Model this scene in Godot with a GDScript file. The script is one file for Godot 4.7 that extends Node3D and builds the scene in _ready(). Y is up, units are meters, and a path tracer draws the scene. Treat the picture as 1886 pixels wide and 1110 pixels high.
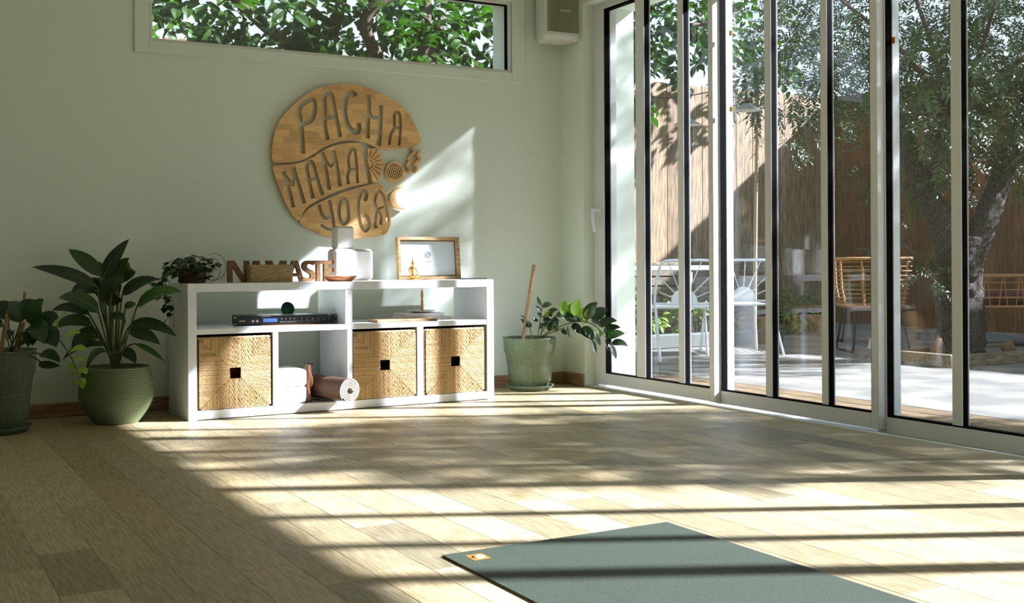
extends Node3D
# A yoga room with a white shelf unit, plants, sliding doors and a walled garden.
# Axes: back wall at z = 0 (room is z > 0), door wall at x = 0 (room is x < 0), floor at y = 0.

var cam: Camera3D
var rng := RandomNumberGenerator.new()
var names := {}
var M := {}
var cur: Node3D
var leaf_mats := {}
var ribs := false
var bark_noise := FastNoiseLite.new()

# ---------------------------------------------------------------- mesh helpers
func new_st() -> SurfaceTool:
	var st := SurfaceTool.new()
	st.begin(Mesh.PRIMITIVE_TRIANGLES)
	st.set_smooth_group(-1)
	return st

func tri(st: SurfaceTool, a: Vector3, b: Vector3, c: Vector3) -> void:   # a, b, c run counter-clockwise seen from outside
	st.add_vertex(a)
	st.add_vertex(c)
	st.add_vertex(b)

func quad(st: SurfaceTool, a: Vector3, b: Vector3, c: Vector3, d: Vector3) -> void:
	tri(st, a, b, c)
	tri(st, a, c, d)

func poly_out(st: SurfaceTool, pts: Array, inside: Vector3) -> void:   # a convex face turned away from «inside»
	var n: Vector3 = (pts[1] - pts[0]).cross(pts[2] - pts[0])
	var mid := Vector3.ZERO
	for p in pts:
		mid += p
	mid /= pts.size()
	var q := pts.duplicate()
	if n.dot(mid - inside) < 0:
		q.reverse()
	for i in range(1, q.size() - 1):
		tri(st, q[0], q[i], q[i + 1])

func bx(st: SurfaceTool, lo: Vector3, hi: Vector3, ch := 0.0, t := Transform3D.IDENTITY) -> void:   # box with chamfered edges
	var c := (lo + hi) / 2
	var h := (hi - lo) / 2
	ch = minf(ch, minf(h.x, minf(h.y, h.z)) * 0.9)
	var tc := t * c
	var P := func(s: Vector3, ax: int) -> Vector3:
		var e := Vector3(h.x - ch, h.y - ch, h.z - ch)
		e[ax] = h[ax]
		return t * (c + s * e)
	for ax in 3:
		var u := (ax + 1) % 3
		var v := (ax + 2) % 3
		for s in [-1.0, 1.0]:
			var q := []
			for k in [[-1.0, -1.0], [1.0, -1.0], [1.0, 1.0], [-1.0, 1.0]]:
				var g := Vector3.ZERO
				g[ax] = s
				g[u] = k[0]
				g[v] = k[1]
				q.append(P.call(g, ax))
			poly_out(st, q, tc)
	if ch <= 0:
		return
	for ax in 3:
		var u := (ax + 1) % 3
		var v := (ax + 2) % 3
		for su in [-1.0, 1.0]:
			for sv in [-1.0, 1.0]:
				var a := Vector3.ZERO
				a[u] = su
				a[v] = sv
				var b := a
				a[ax] = -1
				b[ax] = 1
				poly_out(st, [P.call(a, u), P.call(b, u), P.call(b, v), P.call(a, v)], tc)
	for sx in [-1.0, 1.0]:
		for sy in [-1.0, 1.0]:
			for sz in [-1.0, 1.0]:
				var g := Vector3(sx, sy, sz)
				poly_out(st, [P.call(g, 0), P.call(g, 1), P.call(g, 2)], tc)

func lathe(st: SurfaceTool, prof: Array, sides := 48, t := Transform3D.IDENTITY) -> void:   # prof: Vector2(radius, height), outside surface going up
	st.set_smooth_group(1)
	for i in prof.size() - 1:
		for j in sides:
			var a0 := TAU * j / sides
			var a1 := TAU * (j + 1) / sides
			var p: Vector2 = prof[i]
			var q: Vector2 = prof[i + 1]
			var A := t * Vector3(p.x * cos(a0), p.y, -p.x * sin(a0))
			var B := t * Vector3(p.x * cos(a1), p.y, -p.x * sin(a1))
			var C := t * Vector3(q.x * cos(a1), q.y, -q.x * sin(a1))
			var D := t * Vector3(q.x * cos(a0), q.y, -q.x * sin(a0))
			if p.x > 1e-5:
				tri(st, A, B, C)
			if q.x > 1e-5:
				tri(st, A, C, D)
	st.set_smooth_group(-1)

func tube(st: SurfaceTool, pts: Array, radii, sides := 8, wob := 0.0, cap := true) -> void:
	var n := pts.size()
	var rings := []
	var tn: Vector3 = (pts[1] - pts[0]).normalized()
	var u := tn.cross(Vector3.UP if absf(tn.y) < 0.9 else Vector3.RIGHT).normalized()
	for i in n:
		var d: Vector3
		if i == 0:
			d = pts[1] - pts[0]
		elif i == n - 1:
			d = pts[i] - pts[i - 1]
		else:
			d = (pts[i + 1] - pts[i]).normalized() + (pts[i] - pts[i - 1]).normalized()
		d = d.normalized()
		u = (u - d * u.dot(d)).normalized()
		var v := d.cross(u)
		var ring := []
		var r: float = radii[i] if radii is Array else radii
		for j in sides:
			var a := TAU * j / sides
			var rr := r
			if wob > 0:
				rr = r * (1.0 + rng.randf_range(-wob, wob))
			elif wob < 0:        # bark ridges that run along the trunk
				rr = r * (1.0 - wob * (bark_noise.get_noise_3d(cos(a) * 55.0, sin(a) * 55.0, i * 9.0) + 0.6 * bark_noise.get_noise_3d(cos(a) * 190.0, sin(a) * 190.0, i * 14.0)))
			ring.append(pts[i] + (u * cos(a) + v * sin(a)) * rr)
		rings.append(ring)
	st.set_smooth_group(1)
	for i in n - 1:
		for j in sides:
			var k := (j + 1) % sides
			quad(st, rings[i][j], rings[i][k], rings[i + 1][k], rings[i + 1][j])
	st.set_smooth_group(-1)
	if cap:
		for j in range(1, sides - 1):
			tri(st, rings[0][0], rings[0][j + 1], rings[0][j])
			tri(st, rings[n - 1][0], rings[n - 1][j], rings[n - 1][j + 1])

func bez(a: Vector3, b: Vector3, c: Vector3, n: int) -> Array:
	var out := []
	for i in n + 1:
		var t := float(i) / n
		out.append(a * (1 - t) * (1 - t) + b * 2 * t * (1 - t) + c * t * t)
	return out

func smooth(pts: Array, n := 4, closed := false) -> Array:   # Catmull-Rom
	var out := []
	var m := pts.size()
	for i in (m if closed else m - 1):
		var p0: Vector3 = pts[(i - 1 + m) % m] if closed else pts[maxi(i - 1, 0)]
		var p1: Vector3 = pts[i]
		var p2: Vector3 = pts[(i + 1) % m]
		var p3: Vector3 = pts[(i + 2) % m] if closed else pts[mini(i + 2, m - 1)]
		for k in n:
			out.append(p1.cubic_interpolate(p2, p0, p3, float(k) / n))
	out.append(pts[0] if closed else pts[m - 1])
	return out

func leaf(st: SurfaceTool, a: Vector3, b: Vector3, c: Vector3, w: float, n := 8, fold := 0.18, face := Vector3(-0.15, 0.6, 0.75)) -> void:
	var pts := bez(a, b, c, n)
	st.set_smooth_group(1)
	var last := []
	for i in n + 1:
		var t := float(i) / n
		var d: Vector3 = (pts[mini(i + 1, n)] - pts[maxi(i - 1, 0)]).normalized()
		var side := d.cross(face)
		side = side.normalized() if side.length() > 0.05 else Vector3.RIGHT
		var up := side.cross(d).normalized()
		var ww := w * 0.5 * pow(sin(PI * clampf(0.02 + 0.98 * pow(t, 0.8), 0, 1)), 0.75)
		if i == n:
			ww = 0.0005
		var row := [pts[i] - side * ww + up * ww * fold, pts[i] - side * ww * 0.5 + up * ww * fold * 0.8, pts[i], pts[i] + side * ww * 0.5 + up * ww * fold * 0.8, pts[i] + side * ww + up * ww * fold]
		if i > 0:
			for k in 4:
				quad(st, last[k], last[k + 1], row[k + 1], row[k])
		last = row
	st.set_smooth_group(-1)

# ---------------------------------------------------------------- scene helpers
func numbered(called: String) -> String:
	if not names.has(called):
		names[called] = 0
		return called
	names[called] += 1
	return "%s_%03d" % [called, names[called]]

func tag(o: Node, label: String, category := "", group := "", kind := "") -> Node:
	if label:
		o.set_meta("label", label)
	if category:
		o.set_meta("category", category)
	if group:
		o.set_meta("group", group)
	if kind:
		o.set_meta("kind", kind)
	return o

func thing(called: String, label: String, category: String, at := Vector3.ZERO, turn := 0.0, group := "") -> Node3D:
	var o := Node3D.new()
	o.name = numbered(called)
	add_child(o)
	o.position = at
	o.rotation.y = turn
	tag(o, label, category, group)
	return o

func obj(called: String, st, m: Material, parent: Node = null) -> MeshInstance3D:
	var o := MeshInstance3D.new()
	if st is SurfaceTool:
		st.generate_normals()
		o.mesh = st.commit()
	else:
		o.mesh = st
	o.material_override = m
	o.name = numbered(called) if parent == null else called
	(self if parent == null else parent).add_child(o, true)
	return o

func struct(called: String, st, m: Material, label: String, parent: Node = null) -> MeshInstance3D:
	var o := obj(called, st, m, parent)
	if parent == null:
		tag(o, label, "", "", "structure")
	return o

func box_obj(called: String, lo: Vector3, hi: Vector3, ch: float, m: Material, parent: Node = null) -> MeshInstance3D:
	var st := new_st()
	bx(st, lo, hi, ch)
	return obj(called, st, m, parent)

func tube_obj(called: String, pts: Array, r, m: Material, parent: Node, sides := 8) -> MeshInstance3D:
	var st := new_st()
	tube(st, pts, r, sides)
	return obj(called, st, m, parent)

func lathe_obj(called: String, prof: Array, m: Material, parent: Node = null, sides := 48) -> MeshInstance3D:
	var st := new_st()
	lathe(st, prof, sides)
	return obj(called, st, m, parent)

func noise_tex(freq: float, lo: Color, hi: Color, seed_: int, size := 256, oct := 4, normal := false) -> NoiseTexture2D:
	var f := FastNoiseLite.new()
	f.seed = seed_
	f.frequency = freq
	f.fractal_octaves = oct
	var t := NoiseTexture2D.new()
	t.width = size
	t.height = size
	t.seamless = true
	t.noise = f
	if normal:
		t.as_normal_map = true
		t.bump_strength = 6.0
	else:
		var g := Gradient.new()
		g.set_color(0, lo)
		g.set_color(1, hi)
		g.set_offset(0, 0.25)
		g.set_offset(1, 0.75)
		t.color_ramp = g
	return t

func mat(c: Color, rough := 0.6, tex: Texture2D = null, scale := Vector3.ONE, world := true) -> StandardMaterial3D:
	var m := StandardMaterial3D.new()
	m.albedo_color = c
	m.roughness = rough
	m.cull_mode = BaseMaterial3D.CULL_DISABLED
	if tex:
		m.albedo_texture = tex
		m.uv1_triplanar = true
		m.uv1_world_triplanar = world
		m.uv1_scale = scale
	return m

func relief(m: StandardMaterial3D, tex: Texture2D, cm: float) -> StandardMaterial3D:
	m.heightmap_enabled = true
	m.heightmap_texture = tex
	m.heightmap_scale = cm
	return m

func leafmat(c: Color, back: Color, rough := 0.4) -> StandardMaterial3D:
	var m := mat(c, rough)
	m.backlight_enabled = true
	m.backlight = back
	return m

func V(x: float, y: float, z: float) -> Vector3:
	return Vector3(x, y, z) * 0.01

func L(a: Vector3, b: Vector3, c: Vector3, w: float) -> void:    # a leaf of the plant being built
	var st := new_st()
	leaf(st, a, b, c, w * 0.01)
	var o := obj("leaf", st, leaf_mats["dark" if rng.randf() < 0.6 else "mid"], cur)
	if ribs and w > 4.0:
		var pts := bez(a, b, c, 8)
		var rr := []
		for i in pts.size():
			pts[i] += Vector3(-0.0006, 0.0010, 0.0014)
			rr.append(w * 0.00026 * (1.05 - float(i) / 8.0))
		tube_obj("midrib", pts, rr, leaf_mats["rib"], o, 5)

func G(a: Vector3, b: Vector3, c: Vector3, w: float) -> void:
	var st := new_st()
	leaf(st, a, b, c, w * 0.01)
	obj("leaf", st, leaf_mats["light"], cur)

func P(a: Vector3, b: Vector3, c: Vector3, w: float) -> void:
	var st := new_st()
	leaf(st, a, b, c, w * 0.01, 8, 0.05, Vector3(0.6, 0.5, 0.6))
	obj("leaf", st, leaf_mats["mid"], cur)

func S(a: Vector3, b: Vector3, c: Vector3, w: float) -> void:
	tube_obj("stem", bez(a, b, c, 8), w * 0.005, leaf_mats["stem"], cur, 6)

func V1(a: Vector3, b: Vector3, c: Vector3, w: float) -> void:
	tube_obj("vine", bez(a, b, c, 8), w * 0.004, leaf_mats["stem"], cur, 6)

func K(a: Vector3, b: Vector3, c: Vector3, w: float) -> void:
	var st := new_st()
	var pts := bez(a, b, c, 9)
	var rr := []
	for i in pts.size():
		rr.append(w * 0.005 * rng.randf_range(0.85, 1.1))
	tube(st, pts, rr, 9, 0.06)
	obj("stake", st, M.stake, cur)

func duped(src: Node3D, at: Vector3, turn: float, label: String) -> Node3D:
	var r: Node3D = src.duplicate()
	var base := String(src.name)
	r.name = numbered(base)
	add_child(r)
	r.position = at
	r.rotation.y = turn
	r.set_meta("label", label)
	return r

# ---------------------------------------------------------------- the scene
func _ready() -> void:
	rng.seed = 11
	# camera: eye 0.7 m above the floor, level, lens shifted
	cam = Camera3D.new()
	cam.name = "camera"
	var th := 0.515833
	var ro := 0.0056282
	var r0 := Vector3(cos(th), 0, sin(th))
	var f0 := Vector3(sin(th), 0, -cos(th))
	var rc := r0 * cos(ro) - Vector3.UP * sin(ro)
	var uc := r0 * sin(ro) + Vector3.UP * cos(ro)
	cam.transform = Transform3D(Basis(rc, uc, -f0), Vector3(-3.492, 0.70, 5.559))
	var near := 0.05
	cam.set_frustum(near * 1110.0 / 2080.87, Vector2(0, -near * 71.97 / 2080.87), near, 200.0)
	add_child(cam)
	# sky
	var sky_m := ProceduralSkyMaterial.new()
	sky_m.sky_top_color = Color(0.60, 0.70, 0.82)
	sky_m.sky_horizon_color = Color(0.86, 0.90, 0.94)
	sky_m.ground_bottom_color = Color(0.45, 0.44, 0.40)
	sky_m.ground_horizon_color = Color(0.75, 0.76, 0.74)
	sky_m.sky_energy_multiplier = 0.9
	sky_m.sun_angle_max = 1.0
	var sky := Sky.new()
	sky.sky_material = sky_m
	var env := Environment.new()
	env.background_mode = Environment.BG_SKY
	env.sky = sky
	env.tonemap_mode = Environment.TONE_MAPPER_LINEAR
	env.tonemap_exposure = 2.6
	env.sdfgi_enabled = true
	env.ssao_enabled = true
	env.ssil_enabled = true
	var we := WorldEnvironment.new()
	we.name = "world_environment"
	we.environment = env
	add_child(we)
	# sun
	var sun := DirectionalLight3D.new()
	sun.name = "sun"
	sun.look_at_from_position(Vector3.ZERO, Vector3(-1.0, -0.75, -0.50))
	sun.light_energy = 3.2
	sun.light_color = Color(0.96, 0.985, 1.08)
	sun.light_angular_distance = 1.1
	sun.shadow_enabled = true
	add_child(sun)
	bark_noise.seed = 12
	bark_noise.frequency = 0.02
	materials()
	room()
	doors()
	window()
	shelf_unit()
	shelf_things()
	wall_sign()
	plants()
	small_room_things()
	garden()

func materials() -> void:
	var grain := noise_tex(0.02, Color(0.72, 0.70, 0.66), Color(1, 1, 1), 3, 512, 5)
	var fine := noise_tex(0.06, Color(0.82, 0.82, 0.80), Color(1, 1, 1), 5, 256, 3)
	var blotch := noise_tex(0.012, Color(0.8, 0.8, 0.8), Color(1, 1, 1), 8, 256, 3)
	var wood := noise_tex(0.02, Color(0.84, 0.82, 0.78), Color(1, 1, 1), 14, 512, 5)
	M.grain = grain
	M.fine = fine
	M.bark_h = noise_tex(0.035, Color(0, 0, 0), Color(1, 1, 1), 21, 512, 4)
	M.speck = noise_tex(0.30, Color(0.78, 0.78, 0.78), Color(1, 1, 1), 9, 512, 2)
	M.wall = relief(mat(Color(0.885, 0.915, 0.835), 0.85), fine, 0.03)
	M.wall.heightmap_texture = fine
	M.wall.uv1_triplanar = true
	M.wall.uv1_world_triplanar = true
	M.wall.uv1_scale = Vector3.ONE * 3.0
	M.ceiling = mat(Color(0.92, 0.93, 0.89), 0.9)
	M.ext_wall = mat(Color(0.90, 0.90, 0.90), 0.8, blotch, Vector3.ONE * 0.8)
	M.frame = mat(Color(0.86, 0.86, 0.80), 0.4)
	M.door_white = mat(Color(0.86, 0.865, 0.83), 0.32)
	M.gasket = mat(Color(0.022, 0.022, 0.02), 0.8)
	M.gasket.metallic_specular = 0.15
	M.white = mat(Color(0.90, 0.91, 0.90), 0.35)
	M.white_matt = mat(Color(0.91, 0.90, 0.88), 0.7)
	M.glass = StandardMaterial3D.new()
	M.glass.transparency = BaseMaterial3D.TRANSPARENCY_ALPHA
	M.glass.albedo_color = Color(1, 1, 1, 0.02)
	M.glass.roughness = 0.0
	M.glass.metallic_specular = 0.38
	M.glass.cull_mode = BaseMaterial3D.CULL_DISABLED
	# floor planks: ten tones of greyish oak
	var tones := [Color(0.731, 0.668, 0.513), Color(0.695, 0.636, 0.490), Color(0.753, 0.696, 0.543), Color(0.674, 0.608, 0.457), Color(0.717, 0.646, 0.483), Color(0.623, 0.572, 0.433), Color(0.764, 0.710, 0.563), Color(0.702, 0.650, 0.510), Color(0.551, 0.515, 0.397), Color(0.731, 0.657, 0.490)]
	M.planks = []
	for i in tones.size():
		var m := mat(tones[i], 0.48, wood, Vector3(11.0, 3.0, 0.75))
		m.uv1_offset = Vector3(0.137 * i, 0.31 * i, 0.219 * i)
		M.planks.append(m)
	M.subfloor = mat(Color(0.20, 0.17, 0.13), 0.9)
	M.skirting = mat(Color(0.70, 0.57, 0.42), 0.5, grain, Vector3(0.4, 6.0, 0.4))
	M.rope = mat(Color(1, 1, 1), 0.75)
	M.rope.vertex_color_use_as_albedo = true
	M.dark_in = mat(Color(0.10, 0.07, 0.055), 0.8)
	M.maroon = mat(Color(0.40, 0.10, 0.10), 0.8)
	M.oak = mat(Color(0.83, 0.68, 0.46), 0.5, grain, Vector3(0.8, 5.0, 5.0))
	M.sign_wood = mat(Color(1, 1, 1), 0.5, stave_tex(), Vector3(2.0, 2.0, 2.0))
	M.letter_wood = mat(Color(0.62, 0.45, 0.23), 0.55, noise_tex(0.05, Color(0.55, 0.50, 0.45), Color(1, 1, 1), 31, 256, 4), Vector3(14, 7, 14))
	M.box_wood = mat(Color(0.72, 0.60, 0.40), 0.55, wood, Vector3(1.2, 9.0, 9.0))
	M.copper = mat(Color(0.86, 0.56, 0.36), 0.35)
	M.ceramic = mat(Color(0.92, 0.91, 0.87), 0.25)
	M.print = mat(Color(0.80, 0.83, 0.80), 0.6)
	M.ink = mat(Color(0.36, 0.38, 0.36), 0.7)
	M.gold = mat(Color(0.83, 0.62, 0.30), 0.3)
	M.gold.metallic = 0.85
	M.black = mat(Color(0.05, 0.05, 0.05), 0.4)
	M.metal_dark = mat(Color(0.10, 0.10, 0.10), 0.4)
	M.orange = mat(Color(0.86, 0.45, 0.12), 0.5)
	M.steel = mat(Color(0.80, 0.80, 0.78), 0.3)
	M.steel.metallic = 0.7
	M.lcd = mat(Color(0.35, 0.52, 0.78), 0.3)
	M.lcd.emission_enabled = true
	M.lcd.emission = Color(0.30, 0.48, 0.78)
	M.lcd.emission_energy_multiplier = 0.12
	M.teal = mat(Color(0.13, 0.42, 0.35), 0.3)
	M.paper = mat(Color(0.86, 0.85, 0.80), 0.8)
	M.brown = mat(Color(0.40, 0.25, 0.155), 0.35, fine, Vector3.ONE * 8.0)
	M.matroll = mat(Color(0.40, 0.29, 0.215), 0.7, fine, Vector3.ONE * 12.0)
	M.matroll_in = mat(Color(0.68, 0.63, 0.53), 0.8)
	M.stake = relief(mat(Color(0.72, 0.59, 0.42), 0.8, grain, Vector3(12, 3, 12)), M.bark_h, 0.1)
	M.soil = relief(mat(Color(0.13, 0.10, 0.075), 0.95, M.speck, Vector3.ONE * 8), M.speck, 0.4)
	M.pot_sage = mat(Color(0.44, 0.50, 0.38), 0.5, fine, Vector3.ONE * 3.0)
	M.pot_grey = mat(Color(0.40, 0.44, 0.33), 0.55, fine, Vector3.ONE * 3.0)
	M.pot_ribbed = mat(Color(0.47, 0.52, 0.35), 0.7, M.speck, Vector3.ONE * 4.0)
	M.basket = mat(Color(0.34, 0.25, 0.16), 0.7)
	M.cane = mat(Color(0.55, 0.42, 0.25), 0.5)
	M.mat_green = mat(Color(0.40, 0.45, 0.355), 0.62, flecks(), Vector3.ONE * 1.6)
	M.mat_edge = mat(Color(0.06, 0.06, 0.05), 0.6)
	M.mat_edge_orange = mat(Color(0.55, 0.28, 0.12), 0.6)
	M.grille = mat(Color(0.56, 0.55, 0.44), 0.6)
	M.speaker = mat(Color(0.84, 0.84, 0.78), 0.5)
	leaf_mats = {
		"dark": leafmat(Color(0.10, 0.17, 0.065), Color(0.10, 0.2, 0.04), 0.35),
		"mid": leafmat(Color(0.15, 0.25, 0.085), Color(0.16, 0.3, 0.05), 0.35),
		"light": leafmat(Color(0.45, 0.58, 0.17), Color(0.45, 0.6, 0.12), 0.4),
		"stem": mat(Color(0.30, 0.36, 0.13), 0.5),
		"rib": mat(Color(0.42, 0.48, 0.22), 0.5),
		"trail": leafmat(Color(0.12, 0.20, 0.075), Color(0.1, 0.2, 0.04), 0.4),
	}
	# garden
	M.fence = []  # rear fence: paler wood, sunlight partly put into its colour
	for i in 6:
		var m := mat([Color(0.63, 0.54, 0.40), Color(0.59, 0.50, 0.36), Color(0.66, 0.57, 0.43), Color(0.61, 0.52, 0.38), Color(0.55, 0.45, 0.31), Color(0.64, 0.54, 0.39)][i], 0.75, grain, Vector3(3.5, 0.35, 3.5))
		m.uv1_offset = Vector3(0.17, 0.23, 0.31) * i
		M.fence.append(m)
	M.fence_shaded = []  # side fence: same wood darkened and browned, shade painted into its colour
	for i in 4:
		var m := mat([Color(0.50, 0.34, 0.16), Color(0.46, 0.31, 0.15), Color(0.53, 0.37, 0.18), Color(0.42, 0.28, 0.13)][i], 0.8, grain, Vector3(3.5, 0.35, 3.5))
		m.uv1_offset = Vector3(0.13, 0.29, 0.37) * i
		M.fence_shaded.append(m)
	M.terrace = relief(mat(Color(0.495, 0.485, 0.43), 0.8, blotch, Vector3.ONE * 0.6), fine, 0.1)
	M.deck = []
	for i in 3:
		var m := mat([Color(0.47, 0.39, 0.25), Color(0.43, 0.36, 0.23), Color(0.50, 0.42, 0.28)][i], 0.7, grain, Vector3(5.0, 5.0, 0.6))
		m.uv1_offset = Vector3(0.21, 0.4, 0.33) * i
		M.deck.append(m)
	M.timber = mat(Color(0.52, 0.47, 0.36), 0.8, grain, Vector3(0.6, 4, 4))
	M.gravel = relief(mat(Color(0.55, 0.51, 0.42), 0.9, M.speck, Vector3.ONE * 4), M.speck, 0.6)
	M.concrete = relief(mat(Color(0.42, 0.44, 0.39), 0.85, M.speck, Vector3.ONE * 2), M.speck, 0.3)
	M.stone = mat(Color(0.50, 0.37, 0.25), 0.8, blotch, Vector3.ONE * 4)
	M.bark = relief(mat(Color(0.50, 0.44, 0.35), 0.9, noise_tex(0.03, Color(0.30, 0.28, 0.25), Color(1, 1, 1), 41, 512, 4), Vector3(7, 1.6, 7)), M.bark_h, 3.0)
	M.branch = mat(Color(0.42, 0.35, 0.27), 0.9, grain, Vector3(5, 5, 5))
	M.olive_leaf = leafmat(Color(0.27, 0.325, 0.13), Color(0.30, 0.40, 0.08), 0.34)
	M.olive_leaf.vertex_color_use_as_albedo = true
	M.fig_leaf = leafmat(Color(0.25, 0.38, 0.08), Color(0.72, 0.92, 0.14), 0.42)
	M.fig_leaf.vertex_color_use_as_albedo = true
	M.bush_leaf = leafmat(Color(0.42, 0.50, 0.14), Color(0.4, 0.5, 0.1), 0.5)
	M.bush_leaf.vertex_color_use_as_albedo = true
	M.rattan = mat(Color(0.72, 0.52, 0.28), 0.5, fine, Vector3.ONE * 6)
	M.rattan_grey = mat(Color(0.55, 0.52, 0.38), 0.6, fine, Vector3.ONE * 6)
	M.cushion = mat(Color(0.33, 0.12, 0.09), 0.9)
	M.chair_white = mat(Color(0.86, 0.88, 0.88), 0.35)
	M.lamp_shade = mat(Color(0.36, 0.38, 0.33), 0.5)
	M.lamp_in = mat(Color(0.85, 0.85, 0.80), 0.5)
	M.cable = mat(Color(0.12, 0.12, 0.10), 0.7)

func flecks() -> NoiseTexture2D:      # dark rubber with pale flecks and faint cloudy wear
	var t := noise_tex(0.14, Color(0.50, 0.51, 0.50), Color(1, 1, 1), 91, 1024, 4)
	t.color_ramp.set_offset(0, 0.50)
	t.color_ramp.set_offset(1, 1.0)
	return t

func stave_tex() -> ImageTexture:     # finger-jointed bamboo board: staves of slightly different tone with grain
	var im := Image.create(512, 512, false, Image.FORMAT_RGB8)
	var f := FastNoiseLite.new()
	f.seed = 77
	f.frequency = 0.03
	var g := RandomNumberGenerator.new()
	g.seed = 5
	var rows := 16
	for k in rows:
		var x := 0
		var shift := g.randi_range(0, 200)
		while x < 512:
			var w := g.randi_range(60, 170)
			var v := g.randf_range(-0.07, 0.07)
			var warm := g.randf_range(-0.015, 0.015)
			for y in range(k * 32, k * 32 + 32):
				for xx in range(x, mini(x + w, 512)):
					var n := f.get_noise_2d(xx * 0.35 + shift, y * 5.0) * 0.07
					var e := -0.05 if (y % 32 == 0 or xx == x) else 0.0
					var px := (xx + shift) % 512
					im.set_pixel(px, y, Color(0.88 + v + n + e, 0.70 + v + n + e + warm, 0.44 + v * 0.8 + n * 0.8 + e))
			x += w
	return ImageTexture.create_from_image(im)

# ---------------------------------------------------------------- room
func in_frame(p: Vector3) -> bool:
	var q := cam.transform.affine_inverse() * p
	if q.z > -0.4:
		return false
	var x := 943.0 + 2080.87 * q.x / -q.z
	var y := 483.0 - 2080.87 * q.y / -q.z
	return x > -90 and x < 1976 and y < 1180

func room() -> void:
	var fl := struct("floor", box_mesh(Vector3(-4.4, -0.15, -0.02), Vector3(0.06, -0.012, 7.3)), M.subfloor, "floor of greyish oak planks of mixed tone running towards the back wall")
	var rest := new_st()
	var g := RandomNumberGenerator.new()
	g.seed = 23
	var w := 0.128
	for i in 35:
		var x1 := 0.05 - i * w
		var z := -0.02 - g.randf_range(0.0, 0.7)
		while z < 7.3:
			var ln := g.randf_range(0.38, 1.15)
			var za := maxf(z, -0.01)
			var zb := minf(z + ln, 7.3)
			z += ln
			if zb - za < 0.02:
				continue
			var lo := Vector3(x1 - w + 0.00025, -0.012, za + 0.00025)
			var hi := Vector3(x1 - 0.00025, g.randf_range(-0.0003, 0.0), zb - 0.00025)
			var pick := g.randi_range(0, 9)
			if pick == 8 and g.randf() < 0.6:
				pick = 5
			var seen := in_frame((lo + hi) / 2) or in_frame(Vector3(lo.x, 0, lo.z)) or in_frame(Vector3(hi.x, 0, hi.z))
			if seen:
				box_obj("plank", lo, hi, 0.0007, M.planks[pick], fl)
			else:
				bx(rest, lo, hi)
	tag(obj("planks", rest, M.planks[1], fl), "", "", "", "stuff")
	# back wall with the window opening; it runs on past the corner as the end of the door reveal
	var st := new_st()
	var zt := -0.2
	bx(st, Vector3(-4.6, -0.15, zt), Vector3(-2.345, 2.9, 0))
	bx(st, Vector3(-0.345, -0.15, zt), Vector3(0.35, 2.9, 0))
	bx(st, Vector3(-2.345, -0.15, zt), Vector3(-0.345, 1.765, 0))
	bx(st, Vector3(-2.345, 2.185, zt), Vector3(-0.345, 2.9, 0))
	struct("wall_back", st, M.wall, "white plastered back wall with a long high window")
	st = new_st()
	bx(st, Vector3(0, -0.15, 0), Vector3(0.35, 2.9, 0.224))
	bx(st, Vector3(0, 2.15, 0.224), Vector3(0.35, 2.9, 5.7))
	bx(st, Vector3(0, -0.15, 5.7), Vector3(0.35, 2.9, 7.5))
	struct("wall_right", st, M.wall, "white wall round the sliding doors with its short return beside the corner")
	struct("wall_left", box_mesh(Vector3(-4.6, -0.15, 0.0), Vector3(-4.4, 2.9, 7.5)), M.wall, "white left wall of the room outside the picture")
	struct("wall_front", box_mesh(Vector3(-4.4, -0.15, 7.3), Vector3(0, 2.9, 7.5)), M.wall, "white wall behind the viewer")
	struct("ceiling", box_mesh(Vector3(-4.6, 2.6, -0.2), Vector3(0.35, 2.95, 7.5)), M.ceiling, "white ceiling of the room")
	struct("baseboard_back", chamfer_mesh(Vector3(-4.4, 0, 0), Vector3(0, 0.066, 0.012), 0.003), M.skirting, "oak baseboard along the back wall")
	struct("baseboard_right", chamfer_mesh(Vector3(-0.012, 0, 0.0), Vector3(0, 0.068, 0.224), 0.003), M.skirting, "short oak baseboard on the return beside the corner")
	struct("trim_1", box_mesh(Vector3(0.0, -0.03, 0.224), Vector3(0.35, -0.018, 5.7)), M.door_white, "sill under the sliding doors")
	struct("trim_2", chamfer_mesh(Vector3(0.03, -0.014, 0.224), Vector3(0.062, 0.004, 5.7), 0.002), M.frame, "white track edge along the foot of the sliding doors")

func box_mesh(lo: Vector3, hi: Vector3) -> SurfaceTool:
	var st := new_st()
	bx(st, lo, hi)
	return st

func chamfer_mesh(lo: Vector3, hi: Vector3, c: float) -> SurfaceTool:
	var st := new_st()
	bx(st, lo, hi, c)
	return st

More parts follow.
